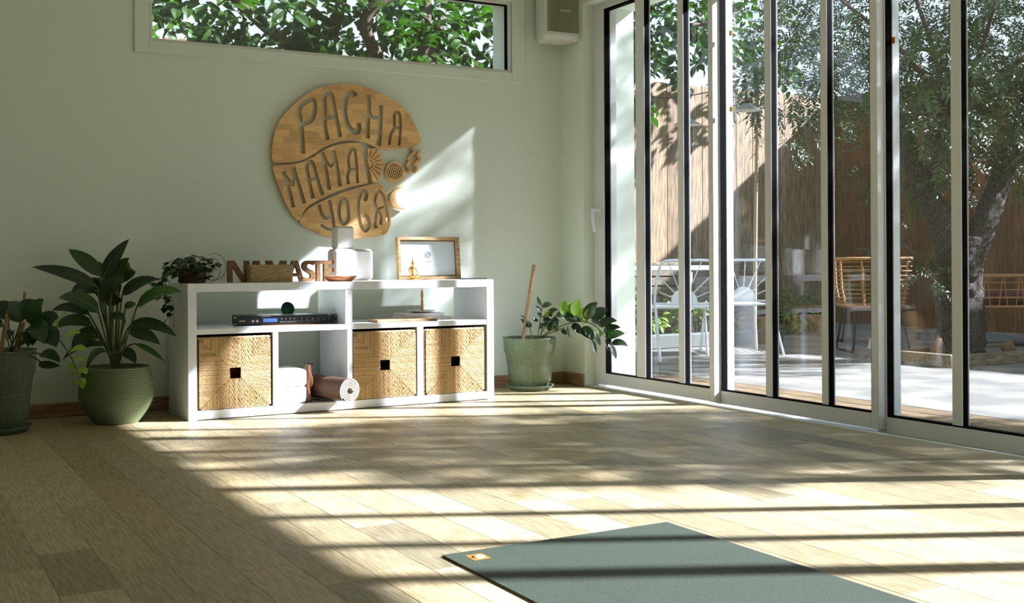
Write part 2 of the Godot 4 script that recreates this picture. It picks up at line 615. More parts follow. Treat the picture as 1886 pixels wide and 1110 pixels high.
func door_panel(n: int, z0: float, z1: float, X: float, yb: float, yg: float, lw: float, rw: float, bars: Array, label: String) -> Node3D:
	var d := Node3D.new()
	d.name = "door_%d" % n
	add_child(d)
	tag(d, label, "", "", "structure")
	var yt := 2.112
	var gx := X + 0.037                      # plane of the glass
	var za := z0 + lw
	var zb := z1 - rw
	var w: Material = M.door_white
	box_obj("stile", Vector3(X, yb, z0), Vector3(X + 0.04, 2.15, za), 0.002, w, d)
	box_obj("stile", Vector3(X, yb, zb), Vector3(X + 0.04, 2.15, z1), 0.002, w, d)
	box_obj("bottom_rail", Vector3(X + 0.0005, yb + 0.002, za), Vector3(X + 0.04, yg, zb), 0.002, w, d)
	box_obj("top_rail", Vector3(X + 0.0005, yt, za), Vector3(X + 0.04, 2.15, zb), 0.002, w, d)
	# outer half of the frame, seen through the glass
	box_obj("outer_stile", Vector3(gx + 0.008, yb, z0 + 0.004), Vector3(gx + 0.048, 2.15, za + 0.001), 0.002, w, d)
	box_obj("outer_rail", Vector3(gx + 0.008, yb, za), Vector3(gx + 0.048, yg - 0.006, z1 - 0.08), 0.002, w, d)
	# black seal in the rebate
	var st := new_st()
	bx(st, Vector3(X + 0.004, yg, za), Vector3(gx, yt, za + 0.004))
	bx(st, Vector3(X + 0.004, yg, zb - 0.004), Vector3(gx, yt, zb))
	bx(st, Vector3(X + 0.004, yg - 0.001, za + 0.004), Vector3(gx, yg + 0.006, zb - 0.004))
	bx(st, Vector3(X + 0.004, yt - 0.010, za + 0.004), Vector3(gx, yt, zb - 0.004))
	obj("gasket", st, M.gasket, d)
	for b in bars:
		box_obj("mullion", Vector3(X + 0.002, yg + 0.0065, b[0]), Vector3(X + 0.007, yt - 0.0105, b[1]), 0.002, w, d)
		box_obj("mullion_seal", Vector3(X + 0.0075, yg + 0.0065, b[0] + 0.002), Vector3(gx - 0.001, yt - 0.0105, b[1] - 0.002), 0.0, M.gasket, d)
		box_obj("outer_mullion", Vector3(gx + 0.008, yg, b[0] + 0.004), Vector3(gx + 0.013, yt, b[1] - 0.004), 0.002, w, d)
	box_obj("pane", Vector3(gx, yg - 0.02, za - 0.01), Vector3(gx + 0.007, yt + 0.02, zb + 0.01), 0.0, M.glass, d)
	return d

func doors() -> void:
	box_obj("trim_3", Vector3(0.07, -0.018, 0.224), Vector3(0.15, 2.15, 0.259), 0.002, M.door_white).set_meta("kind", "structure")
	tag(get_node("trim_3"), "white door jamb beside the wall return")
	var d := door_panel(1, 0.26, 1.263, 0.07, 0.013, 0.078, 0.066, 0.035, [[0.622, 0.70], [0.984, 1.031]], "first white framed sliding door panel, nearest the corner, with a lever handle")
	# lever handle
	var st := new_st()
	bx(st, Vector3(0.060, 0.95, 0.272), Vector3(0.0705, 1.03, 0.302), 0.004)
	tube(st, [Vector3(0.066, 0.99, 0.287), Vector3(0.02, 0.99, 0.287)], 0.010, 12)
	tube(st, smooth([Vector3(0.022, 0.997, 0.287), Vector3(0.015, 0.985, 0.288), Vector3(0.017, 0.93, 0.291), Vector3(0.026, 0.868, 0.295)], 5), [0.011, 0.0115, 0.0115, 0.0115, 0.0115, 0.011, 0.011, 0.0105, 0.0105, 0.0105, 0.010, 0.010, 0.0095, 0.0095, 0.009, 0.008], 12)
	obj("handle", st, M.white, d)
	d = door_panel(2, 1.222, 2.257, 0.11, 0.003, 0.068, 0.044, 0.038, [[1.581, 1.625], [1.936, 1.975]], "second white framed sliding door panel, between the two wide stiles")
	for y in [1.80, 1.43]:
		box_obj("sticker", Vector3(0.1545, y, 1.30), Vector3(0.1472, y + 0.018, 1.312), 0.0, mat(Color(0.85, 0.72, 0.45), 0.6), d)
	d = door_panel(3, 2.216, 3.46, 0.15, -0.015, 0.054, 0.048, 0.05, [[2.587, 2.635], [3.02, 3.065]], "third white framed sliding door panel, at the right edge of the picture")
	box_obj("sticker", Vector3(0.1865, 1.595, 2.266), Vector3(0.1875, 1.622, 2.285), 0.0, M.orange, d)
	door_panel(4, 3.42, 4.64, 0.19, -0.015, 0.054, 0.048, 0.05, [[3.87, 3.92], [4.24, 4.29]], "fourth white framed sliding door panel, out of the picture")
	door_panel(5, 4.60, 5.70, 0.23, -0.015, 0.054, 0.048, 0.05, [[4.95, 5.0], [5.32, 5.37]], "fifth white framed sliding door panel, out of the picture")

func window() -> void:
	var d := Node3D.new()
	d.name = "window_1"
	add_child(d)
	tag(d, "long high window in the back wall with a wide white frame", "", "", "structure")
	var x0 := -2.317
	var x1 := -0.351
	var y0 := 1.784
	var y1 := 2.158
	var z0 := -0.05
	for f in [["casing", -2.40, x0 - 0.018, 1.712, 2.25], ["casing", x1 + 0.014, -0.255, 1.712, 2.25], ["casing", x0 - 0.018, x1 + 0.014, 1.712, y0 - 0.012], ["casing", x0 - 0.018, x1 + 0.014, y1 + 0.012, 2.25]]:
		box_obj(f[0], Vector3(f[1], f[3], 0.0005), Vector3(f[2], f[4], 0.013), 0.003, M.wall, d)
	for f in [[x0 - 0.026, x0, 1.767, 2.183], [x1, x1 + 0.0055, 1.767, 2.183], [x0, x1, 1.767, y0], [x0, x1, y1, 2.183]]:
		box_obj("window_frame", Vector3(f[0], f[2], z0), Vector3(f[1], f[3], 0.008), 0.002, M.frame, d)
	var st := new_st()
	bx(st, Vector3(x0, y0, z0 + 0.001), Vector3(x0 + 0.003, y1, z0 + 0.03))
	bx(st, Vector3(x1 - 0.004, y0, z0 + 0.001), Vector3(x1, y1, z0 + 0.03))
	bx(st, Vector3(x0 + 0.003, y1 - 0.004, z0 + 0.001), Vector3(x1 - 0.004, y1, z0 + 0.03))
	obj("gasket", st, M.gasket, d)
	box_obj("pane", Vector3(x0 - 0.01, y0 - 0.01, z0 - 0.006), Vector3(x1 + 0.004, y1 + 0.01, z0 - 0.001), 0.0, M.glass, d)

# ---------------------------------------------------------------- shelf unit and what stands in it
func shelf_unit() -> void:
	var t := thing("shelf_unit", "low white shelf unit with square cells standing against the back wall", "shelf", Vector3(-1.4925, 0, 0.2825))
	var z0 := -0.1895
	var z1 := 0.1895
	var o := -1.4925
	for p in [["side_panel", -2.268, -2.229, 0.0, 0.613], ["side_panel", -0.757, -0.717, 0.0, 0.613], ["top_panel", -2.2285, -0.7575, 0.576, 0.613], ["bottom_panel", -2.2285, -0.7575, 0.004, 0.043], ["shelf", -2.2285, -0.7575, 0.384, 0.409], ["divider", -1.880, -1.854, 0.0435, 0.3835], ["divider", -1.515, -1.488, 0.0435, 0.3835], ["divider", -1.148, -1.114, 0.0435, 0.3835], ["divider", -1.524, -1.488, 0.4095, 0.5755]]:
		var inset: float = 0.0 if p[0] == "side_panel" or p[0] == "top_panel" or p[0] == "bottom_panel" else 0.0015
		box_obj(p[0], Vector3(p[1] - o, p[3], z0), Vector3(p[2] - o, p[4], z1 - inset), 0.0012, M.white, t)

func strand(st: SurfaceTool, a: Vector3, b: Vector3, r: float) -> void:
	var ln := a.distance_to(b)
	if ln < 0.008:
		return
	var n := maxi(2, int(ln / 0.0075))
	var pts := []
	var side := (b - a).normalized().cross(Vector3(0, 0, 1))
	var ph := rng.randf() * TAU
	for i in n + 1:
		pts.append(a.lerp(b, float(i) / n) + Vector3(0, 0, 0.0011 * sin(i * 2.2 + ph) + rng.randf_range(-0.0006, 0.0006)) + side * (0.0009 * cos(i * 2.2 + ph)))
	var v := rng.randf_range(0.75, 1.2)
	st.set_color(Color(0.57 * v, 0.375 * v, 0.165 * v * rng.randf_range(0.85, 1.1)))
	tube(st, pts, r, 5, 0.15, false)

func make_basket(label: String, fill: Material) -> Node3D:
	var t := thing("storage_basket", label, "basket", Vector3.ZERO, 0.0, "square rope baskets in the white shelf unit")
	var w := 0.332
	var h := 0.322
	var d := 0.355
	var hw := w / 2
	var q := 0.025
	var yc := h / 2
	var st := new_st()     # walls with an opening in the front
	for b in [[-hw, 0.0, -d, hw, 0.008, 0.0], [-hw, 0.008, -d, -hw + 0.008, h, 0.0], [hw - 0.008, 0.008, -d, hw, h, 0.0], [-hw + 0.008, 0.008, -d, hw - 0.008, h, -d + 0.008], [-hw + 0.008, 0.008, -0.008, -q, h, 0.0], [q, 0.008, -0.008, hw - 0.008, h, 0.0], [-q, 0.008, -0.008, q, yc - q, 0.0], [-q, yc + q, -0.008, q, h, 0.0]]:
		bx(st, Vector3(b[0], b[1], b[2]), Vector3(b[3], b[4], b[5]))
	obj("basket_body", st, M.dark_in, t)
	st = new_st()
	var p := 0.0059
	var r := 0.0035
	var n := int(hw / p)
	for i in range(-n, n + 1):
		var x := i * p
		var e := maxf(absf(x) * h / w, q)
		strand(st, Vector3(x, yc + h / 2 - 0.002, 0.002), Vector3(x, yc + e, 0.003), r)
		strand(st, Vector3(x, yc - h / 2 + 0.002, 0.002), Vector3(x, yc - e, 0.003), r)
		var y := i * p * h / w
		var e2 := maxf(absf(y) * w / h, q)
		strand(st, Vector3(-hw + 0.002, yc + y, 0.002), Vector3(-e2, yc + y, 0.003), r)
		strand(st, Vector3(hw - 0.002, yc + y, 0.002), Vector3(e2, yc + y, 0.003), r)
	obj("woven_front", st, M.rope, t)
	st = new_st()
	for k in 2:
		strand(st, Vector3(-hw, h + 0.003 * k - 0.001, 0.0 - 0.004 * k), Vector3(hw, h + 0.003 * k - 0.001, 0.0 - 0.004 * k), 0.004)
		for s in [-1.0, 1.0]:
			strand(st, Vector3(s * hw, h, -d), Vector3(s * hw, h, 0), 0.004)
	for i in 40:
		for s in [-1.0, 1.0]:
			var yy := 0.006 + i * 0.0079
			strand(st, Vector3(s * (hw - 0.001), yy, -0.12), Vector3(s * (hw - 0.001), yy, 0), 0.0042)
	obj("rim", st, M.rope, t)
	box_obj("content", Vector3(-hw + 0.012, 0.012, -d + 0.02), Vector3(hw - 0.012, 0.24, -0.05), 0.02, fill, t)
	return t

func letter(c: String, x0: float, x1: float, y: float, h: float, z: float, depth: float, m: Material, parent: Node = null, called := "letter", slant := 0.0, font := "Droid Sans") -> MeshInstance3D:
	var f := SystemFont.new()
	f.font_names = PackedStringArray([font])
	f.font_weight = 700
	var tm := TextMesh.new()
	tm.text = c
	tm.font = f
	tm.font_size = 64
	tm.pixel_size = 0.01
	tm.depth = 1.0
	var bb := tm.get_aabb()
	var o := obj(called, tm, m, parent)
	var s := Vector3((x1 - x0) / bb.size.x, h / bb.size.y, depth / bb.size.z)
	var b := Basis(Vector3(s.x, 0, 0), Vector3(slant * s.y, s.y, 0), Vector3(0, 0, s.z))
	o.transform = Transform3D(b, Vector3(x0, y, z) - b * bb.position)
	return o

func shelf_things() -> void:
	var bk := make_basket("woven rope basket in the leftmost shelf cell, dark red showing in its square hole", M.maroon)
	bk.position = Vector3(-2.0545, 0.0435, 0.464)
	var b2 := duped(bk, Vector3(-1.319, 0.0435, 0.464), 0.0, "woven rope basket beside the rolled mat, with a black square hole")
	var b3 := duped(bk, Vector3(-0.936, 0.0435, 0.464), 0.0, "woven rope basket in the rightmost shelf cell, nearest the small green pot")
	for b in [b2, b3]:
		for c in b.get_children():
			if String(c.name).begins_with("content"):
				c.material_override = M.dark_in
	# wooden letters
	var grp := "wooden letters of the greeting on the shelf"
	var lt := [["N", -2.041, -1.940, "brown wooden letter N at the left end of the letters on the shelf", 0.30], ["A", -1.940, -1.851, "brown wooden letter A just right of the N, half hidden by the plain wooden box", 0.268], ["M", -1.848, -1.748, "brown wooden letter M behind the middle of the plain wooden box", 0.268], ["A", -1.751, -1.659, "brown wooden letter A just right of the plain wooden box", 0.268], ["S", -1.672, -1.604, "brown wooden letter S, half in sunlight, between an A and a T", 0.272], ["T", -1.618, -1.556, "sunlit wooden letter T left of the white vessel", 0.268], ["E", -1.556, -1.500, "sunlit wooden letter E partly hidden behind the white vessel", 0.262]]
	for l in lt:
		var o := letter(l[0], l[1], l[2], 0.613, 0.102, l[4] - 0.013, 0.026, M.letter_wood, null, "wooden_letter")
		tag(o, l[3], "letter", grp)
	var wb := thing("wooden_box", "small plain light wooden box in front of the wooden letters", "box", Vector3(-1.852, 0.613, 0.345))
	box_obj("box_front", Vector3(-0.103, 0, 0.02), Vector3(0.103, 0.083, 0.03), 0.004, M.box_wood, wb)
	box_obj("box_back", Vector3(-0.103, 0, -0.03), Vector3(0.103, 0.083, -0.022), 0.003, M.box_wood, wb)
	for s in [-1.0, 1.0]:
		box_obj("box_side", Vector3(s * 0.099 - 0.004, 0, -0.0215), Vector3(s * 0.099 + 0.004, 0.083, 0.0195), 0.002, M.box_wood, wb)
	box_obj("box_base", Vector3(-0.094, 0.001, -0.0215), Vector3(0.094, 0.008, 0.0195), 0.0, M.box_wood, wb)
	# white vessel on a copper dish
	var dish := lathe_obj("copper_dish", [Vector2(0.0, 0.0), Vector2(0.055, 0.0), Vector2(0.074, 0.012), Vector2(0.081, 0.026), Vector2(0.077, 0.026), Vector2(0.070, 0.014), Vector2(0.052, 0.006), Vector2(0.0, 0.005)], M.copper)
	dish.position = Vector3(-1.515, 0.6135, 0.387)
	tag(dish, "shallow copper coloured dish at the foot of the white vessel", "dish")
	var ves := thing("white_vessel", "pale tall vessel with square body and upright neck standing on the shelf in sunlight", "vase", Vector3(-1.405, 0.6135, 0.235))
	box_obj("vessel_body", Vector3(-0.105, 0.0, -0.05), Vector3(0.105, 0.158, 0.05), 0.014, M.ceramic, ves)
	var st := new_st()
	bx(st, Vector3(-0.088, 0.157, -0.035), Vector3(0.012, 0.270, 0.035), 0.010)
	obj("vessel_neck", st, M.ceramic, ves)
	box_obj("vessel_mouth", Vector3(-0.078, 0.2695, -0.026), Vector3(0.002, 0.2715, 0.026), 0.0, M.oak, ves)
	# picture frame leaning back
	var fr := thing("picture_frame", "light wood picture frame with a pale print of a spiral, leaning on the shelf", "picture", Vector3(-0.955, 0.6135, 0.213))
	fr.rotation.x = -0.10
	fr.rotation.y = 0.0
	var fw := 0.178
	var fh := 0.222
	box_obj("frame_bar", Vector3(-fw, 0, -0.02), Vector3(fw, 0.016, 0.012), 0.001, M.oak, fr)
	box_obj("frame_bar", Vector3(-fw, fh - 0.016, -0.02), Vector3(fw, fh, 0.012), 0.001, M.oak, fr)
	box_obj("frame_bar", Vector3(-fw, 0.016, -0.02), Vector3(-fw + 0.014, fh - 0.016, 0.012), 0.001, M.oak, fr)
	box_obj("frame_bar", Vector3(fw - 0.018, 0.016, -0.02), Vector3(fw, fh - 0.016, 0.012), 0.001, M.oak, fr)
	box_obj("inner_edge", Vector3(-fw + 0.0145, 0.0165, -0.0185), Vector3(fw - 0.0185, fh - 0.0165, -0.012), 0.0, mat(Color(0.30, 0.17, 0.08), 0.6), fr)
	var pr := box_obj("print", Vector3(-fw + 0.019, 0.021, -0.0119), Vector3(fw - 0.023, fh - 0.021, -0.008), 0.0, M.print, fr)
	st = new_st()
	var sp := []
	for i in 46:
		var a := i * 0.36
		var rr := 0.0035 + 0.0158 * i / 45.0
		sp.append(Vector3(cos(a) * rr, 0.128 + sin(a) * rr, -0.0076))
	tube(st, sp, 0.0011, 5)
	obj("spiral_mark", st, M.ink, pr)
	st = new_st()
	for i in 9:
		bx(st, Vector3(-0.016 + i * 0.0037, 0.094, -0.0079), Vector3(-0.0134 + i * 0.0037, 0.097, -0.0075))
	obj("text_line", st, M.ink, pr)
	st = new_st()
	for i in 24:
		var a := TAU * i / 24
		bx(st, Vector3(-0.128 + 0.013 * cos(a) - 0.001, 0.046 + 0.013 * sin(a) - 0.001, -0.0079), Vector3(-0.128 + 0.013 * cos(a) + 0.001, 0.046 + 0.013 * sin(a) + 0.001, -0.0075))
	obj("small_emblem", st, M.ink, pr)
	# little golden figure
	var fg := thing("figurine", "small golden seated figurine in front of the picture frame", "figurine", Vector3(-1.098, 0.6135, 0.315))
	st = new_st()
	lathe(st, [Vector2(0, 0), Vector2(0.020, 0), Vector2(0.021, 0.004), Vector2(0.015, 0.009), Vector2(0.0, 0.010)], 20)
	obj("foot", st, M.gold, fg)
	st = new_st()
	tube(st, smooth([Vector3(0, 0.009, 0), Vector3(0.001, 0.022, 0), Vector3(-0.004, 0.042, 0), Vector3(-0.001, 0.058, 0), Vector3(0, 0.070, 0), Vector3(0, 0.075, 0)], 3), [0.012, 0.014, 0.015, 0.014, 0.013, 0.011, 0.009, 0.009, 0.011, 0.0125, 0.012, 0.011, 0.006, 0.004, 0.004, 0.004], 12)
	for s in [-1.0, 1.0]:
		tube(st, smooth([Vector3(s * 0.008, 0.020, 0.0), Vector3(s * 0.022, 0.018, 0.014), Vector3(s * 0.004, 0.014, 0.020)], 4), [0.007, 0.007, 0.007, 0.0065, 0.006, 0.006, 0.005, 0.005, 0.004], 9)
		tube(st, smooth([Vector3(s * 0.012, 0.064, 0), Vector3(s * 0.022, 0.048, 0.004), Vector3(s * 0.018, 0.030, 0.014)], 4), [0.005, 0.0046, 0.0042, 0.004, 0.004, 0.0038, 0.0035, 0.0035, 0.003], 8)
	lathe(st, [Vector2(0, 0.072), Vector2(0.007, 0.074), Vector2(0.0095, 0.082), Vector2(0.008, 0.090), Vector2(0.0045, 0.096), Vector2(0.004, 0.104), Vector2(0.0008, 0.114), Vector2(0, 0.115)], 16)
	obj("body", st, M.gold, fg)
	st = new_st()
	tube(st, smooth([Vector3(0.02, 0.003, 0.01), Vector3(0.027, 0.018, 0.008), Vector3(0.026, 0.032, 0.0), Vector3(0.028, 0.040, 0.0)], 3), [0.003, 0.004, 0.005, 0.005, 0.005, 0.004, 0.003, 0.003, 0.002, 0.001], 8)
	tube(st, smooth([Vector3(0.015, 0.003, 0.01), Vector3(0.032, 0.006, 0.014), Vector3(0.047, 0.005, 0.014)], 3), 0.0025, 7)
	obj("ornament", st, M.gold, fg)
	var nb := box_obj("notebook", Vector3(-0.065, 0, -0.04), Vector3(0.065, 0.006, 0.04), 0.001, M.black)
	nb.position = Vector3(-0.765, 0.6135, 0.33)
	nb.rotation.y = 0.06
	tag(nb, "thin black notebook lying right of the picture frame", "notebook")
	amplifier()
	# green cup behind the amplifier
	var cup := thing("green_dish", "dark green glazed bowl lying behind the black amplifier", "bowl", Vector3(-1.70, 0.448, 0.119))
	st = new_st()
	lathe(st, [Vector2(0, 0.0), Vector2(0.018, 0.0), Vector2(0.030, 0.012), Vector2(0.034, 0.032), Vector2(0.031, 0.032), Vector2(0.027, 0.014), Vector2(0.0, 0.004)], 32, Transform3D(Basis(Vector3(1, 0, 0), 1.2), Vector3(0, 0.02, 0.0)))
	obj("bowl", st, M.teal, cup)
	box_obj("stand", Vector3(-0.02, -0.0385, -0.015), Vector3(0.02, 0.0, 0.01), 0.003, M.teal, cup)
	# two foam blocks and a brown bundle
	for k in 2:
		var o := box_obj("foam_block", Vector3(-0.071, 0, -0.11), Vector3(0.071, 0.0795, 0.11), 0.011, M.white_matt)
		o.position = Vector3(-1.782, 0.0435 + k * 0.080, 0.345)
		tag(o, ["lower of the two white foam blocks in the second cell", "upper of the two white foam blocks in the second cell"][k], "block", "white foam blocks")
	var br := thing("strap_bundle", "folded shiny brown strap bundle standing between the white foam blocks and the rolled mat", "strap", Vector3(-1.688, 0.0435, 0.415))
	for k in 3:
		var x := -0.013 + k * 0.013
		var pts := []
		for i in 9:
			pts.append(Vector3(x + 0.004 * sin(i * 1.4 + k), i * 0.0215 + 0.004, 0.02 - k * 0.02 + 0.006 * sin(i * 0.9 + k * 2.0)))
		st = new_st()
		tube(st, pts, [0.0105, 0.012, 0.011, 0.010, 0.0105, 0.012, 0.0115, 0.010, 0.0085], 8)
		obj("fold", st, M.brown, br)
	box_obj("buckle", Vector3(0.005, 0.172, -0.025), Vector3(0.023, 0.186, -0.005), 0.002, M.black, br)
	# rolled mat
	var rm := thing("rolled_mat", "rolled up brown mat with a pale underside sticking out of the second cell", "mat", Vector3(-1.544, 0.1045, 0.58))
	var ax := (Vector3(-1.676, 0.1045, 0.14) - Vector3(-1.544, 0.1045, 0.58)).normalized()
	var bs := Basis(Vector3.UP.cross(-ax).normalized(), Vector3.UP, -ax)
	rm.transform.basis = bs
	var ln := 0.46
	var outer := []
	var steps := 132
	var turns := 4.6
	for i in steps + 1:
		var t := float(i) / steps
		var a := TAU * turns * t
		var rr := 0.018 + 0.0425 * t
		outer.append(Vector3(cos(a) * rr, sin(a) * rr, 0))
	st = new_st()
	var sti := new_st()
	var ste := new_st()
	var ste2 := new_st()
	st.set_smooth_group(1)
	sti.set_smooth_group(1)
	var th := 0.0062
	for i in steps:
		var A: Vector3 = outer[i]
		var B: Vector3 = outer[i + 1]
		var Ai := A - A.normalized() * th
		var Bi := B - B.normalized() * th
		var Z := Vector3(0, 0, -ln)
		quad(st, A, A + Z, B + Z, B)
		quad(sti, Ai, Bi, Bi + Z, Ai + Z)
		quad(ste, Ai, A, B, Bi)
		quad(ste2, Ai + Z, Bi + Z, B + Z, A + Z)
	obj("mat_outside", st, M.matroll, rm)
	obj("mat_underside", sti, M.matroll_in, rm)
	obj("mat_edge", ste, M.matroll_in, rm)
	obj("mat_edge", ste2, M.matroll_in, rm)
	# board, books, glass dish and a brass holder in the upper right cell
	var wbd := box_obj("wooden_board", Vector3(-0.165, 0, -0.06), Vector3(0.165, 0.013, 0.06), 0.004, mat(Color(0.80, 0.62, 0.44), 0.5, M.grain, Vector3(0.8, 6, 6)))
	wbd.position = Vector3(-1.185, 0.4095, 0.385)
	tag(wbd, "thin pinkish wooden board lying at the front of the upper right cell", "board")
	var bk_l := [[-0.14, 0.14, 0.016, -1.02, 0.245, "bottom book, widest of the white books stacked in the upper right cell"], [-0.112, 0.112, 0.017, -1.035, 0.245, "top book of the white books stacked in the upper right cell"]]
	var y := 0.4095
	for b in bk_l:
		var o := thing("book", b[5], "book", Vector3(b[3], y, b[4]), 0.05, "white books in the upper right cell")
		box_obj("cover", Vector3(b[0], 0, -0.065), Vector3(b[1], 0.0025, 0.07), 0.0006, M.white_matt, o)
		box_obj("cover", Vector3(b[0], b[2] - 0.0025, -0.065), Vector3(b[1], b[2], 0.07), 0.0006, M.white_matt, o)
		box_obj("spine", Vector3(b[0], 0.0025, 0.0675), Vector3(b[1], b[2] - 0.0025, 0.07), 0.0, M.white_matt, o)
		box_obj("pages", Vector3(b[0] + 0.002, 0.0026, -0.062), Vector3(b[1] - 0.002, b[2] - 0.0026, 0.067), 0.0, M.paper, o)
		y += b[2] + 0.0003
	var gd := lathe_obj("glass_dish", [Vector2(0.0, 0.0), Vector2(0.035, 0.0), Vector2(0.075, 0.012), Vector2(0.072, 0.0135), Vector2(0.034, 0.003), Vector2(0.0, 0.003)], mat(Color(0.78, 0.82, 0.78), 0.15))
	gd.position = Vector3(-1.02, y, 0.245)
	tag(gd, "shallow pale glass dish on top of the white books", "dish")
	var br2 := thing("brass_holder", "thin upright brass incense holder with a pointed tip above the white books", "incense holder", Vector3(-1.015, y + 0.003, 0.245))
	lathe_obj("stem", [Vector2(0, 0), Vector2(0.008, 0), Vector2(0.0075, 0.004), Vector2(0.0065, 0.05), Vector2(0.006, 0.066), Vector2(0.0, 0.066)], M.gold, br2, 20)
	lathe_obj("tip", [Vector2(0, 0.0665), Vector2(0.004, 0.067), Vector2(0.0075, 0.082), Vector2(0.006, 0.10), Vector2(0.002, 0.117), Vector2(0, 0.12)], M.gold, br2, 20)

func amplifier() -> void:
	var t := thing("amplifier", "black rack amplifier with a blue display and six round knobs on the upper left shelf", "amplifier", Vector3(-1.775, 0.4095, 0.350), -0.10)
	box_obj("case", Vector3(-0.22, 0.0, -0.20), Vector3(0.22, 0.0445, -0.004), 0.002, M.black, t)
	box_obj("front_plate", Vector3(-0.247, 0.0, -0.0038), Vector3(0.247, 0.0455, 0.0), 0.001, M.black, t)
	box_obj("screen_bezel", Vector3(-0.118, 0.010, 0.0001), Vector3(-0.038, 0.037, 0.002), 0.0008, M.metal_dark, t)
	box_obj("display_screen", Vector3(-0.110, 0.015, 0.0021), Vector3(-0.044, 0.032, 0.0026), 0.0, M.lcd, t)
	for k in 6:
		var o := new_st()
		var x := 0.066 + k * 0.0268
		lathe(o, [Vector2(0, 0), Vector2(0.0088, 0), Vector2(0.008, 0.010), Vector2(0.0072, 0.0115), Vector2(0, 0.0115)], 20, Transform3D(Basis(Vector3.RIGHT, PI / 2), Vector3(x, 0.022, 0.0001)))
		var kn := obj("knob", o, M.metal_dark, t)
		box_obj("pointer", Vector3(x + 0.003, 0.026, 0.0118), Vector3(x + 0.0046, 0.0285, 0.0124), 0.0, M.white, kn)
		var ring := new_st()
		for i in 13:
			var a := -0.7 + i * 0.38
			bx(ring, Vector3(x + 0.0112 * cos(a) - 0.0006, 0.022 + 0.0112 * sin(a) - 0.0006, 0.0001), Vector3(x + 0.0112 * cos(a) + 0.0006, 0.022 + 0.0112 * sin(a) + 0.0006, 0.0004))
		obj("dial_marks", ring, M.white, kn)
	for k in 7:
		box_obj("button", Vector3(-0.030 + k * 0.0118, 0.012, 0.0001), Vector3(-0.0228 + k * 0.0118, 0.0165, 0.0022), 0.0006, M.steel, t)
	for k in 4:
		box_obj("button", Vector3(-0.026 + k * 0.0205, 0.027, 0.0001), Vector3(-0.0195 + k * 0.0205, 0.031, 0.0022), 0.0006, M.steel, t)
	for x in [-0.158, -0.138]:
		var o := new_st()
		lathe(o, [Vector2(0.0, 0), Vector2(0.0058, 0), Vector2(0.0055, 0.003), Vector2(0.0030, 0.0031), Vector2(0.0028, 0.001), Vector2(0, 0.001)], 18, Transform3D(Basis(Vector3.RIGHT, PI / 2), Vector3(x, 0.021, 0.0001)))
		obj("socket", o, M.steel, t)
	for x in [-0.240, 0.240]:
		for y in [0.008, 0.038]:
			box_obj("screw", Vector3(x - 0.0042, y - 0.0022, 0.0001), Vector3(x + 0.0042, y + 0.0022, 0.001), 0.0006, M.steel, t)
	box_obj("logo", Vector3(-0.222, 0.018, 0.0001), Vector3(-0.212, 0.026, 0.0006), 0.0006, M.orange, t)
	box_obj("logo_lettering", Vector3(-0.210, 0.020, 0.0001), Vector3(-0.194, 0.0235, 0.0005), 0.0, M.steel, t)
	box_obj("front_strip", Vector3(-0.118, 0.0018, 0.0001), Vector3(0.135, 0.0046, 0.0006), 0.0, M.orange, t)
	box_obj("lettering_strip", Vector3(-0.118, 0.0405, 0.0001), Vector3(-0.075, 0.0425, 0.0005), 0.0, M.steel, t)
	box_obj("lettering_strip", Vector3(0.200, 0.0405, 0.0001), Vector3(0.218, 0.0425, 0.0005), 0.0, M.steel, t)

# ---------------------------------------------------------------- the wooden sign: PACHA MAMA YOGA
func pv(a: Array) -> PackedVector2Array:
	var out := PackedVector2Array()
	for i in range(0, a.size(), 2):
		out.append(Vector2(a[i], a[i + 1]) * 0.001)
	return out

func rounded(p: PackedVector2Array, n := 4) -> PackedVector2Array:
	var src := []
	for q in p:
		src.append(Vector3(q.x, q.y, 0))
	var out := PackedVector2Array()
	var s := smooth(src, n, true)
	for i in s.size() - 1:
		out.append(Vector2(s[i].x, s[i].y))
	return out

func sign_board(parent: Node, called: String, outline: PackedVector2Array, strokes: Array, widen := 1.0, front := 0.030, back := 0.008) -> void:
	var c := CSGCombiner3D.new()
	c.name = called
	parent.add_child(c, true)
	c.material_override = M.sign_wood
	var b := CSGPolygon3D.new()
	b.name = "board_blank"
	b.polygon = outline
	b.depth = front - back
	b.position.z = front
	b.material = M.sign_wood
	c.add_child(b)
	var islands := []
	for s in strokes:
		var line := []
		for q in pv(s[0]):
			line.append(Vector3(q.x, q.y, 0))
		var sm := PackedVector2Array()
		for q in (smooth(line, 4) if line.size() > 2 else line):
			sm.append(Vector2(q.x, q.y))
		for poly in Geometry2D.offset_polyline(sm, s[1] * widen * 0.001, Geometry2D.JOIN_ROUND, Geometry2D.END_ROUND):
			if Geometry2D.is_polygon_clockwise(poly):
				var isl := poly.duplicate()
				isl.reverse()
				islands.append(isl)
				continue
			var k := CSGPolygon3D.new()
			k.name = "cut"
			k.operation = CSGShape3D.OPERATION_SUBTRACTION
			k.polygon = poly
			k.depth = 0.06
			k.position.z = front + 0.02
			k.material = M.sign_wood
			c.add_child(k, true)
	for isl in islands:
		var k := CSGPolygon3D.new()
		k.name = "island"
		k.polygon = isl
		k.depth = front - back
		k.position.z = front
		k.material = M.sign_wood
		c.add_child(k, true)

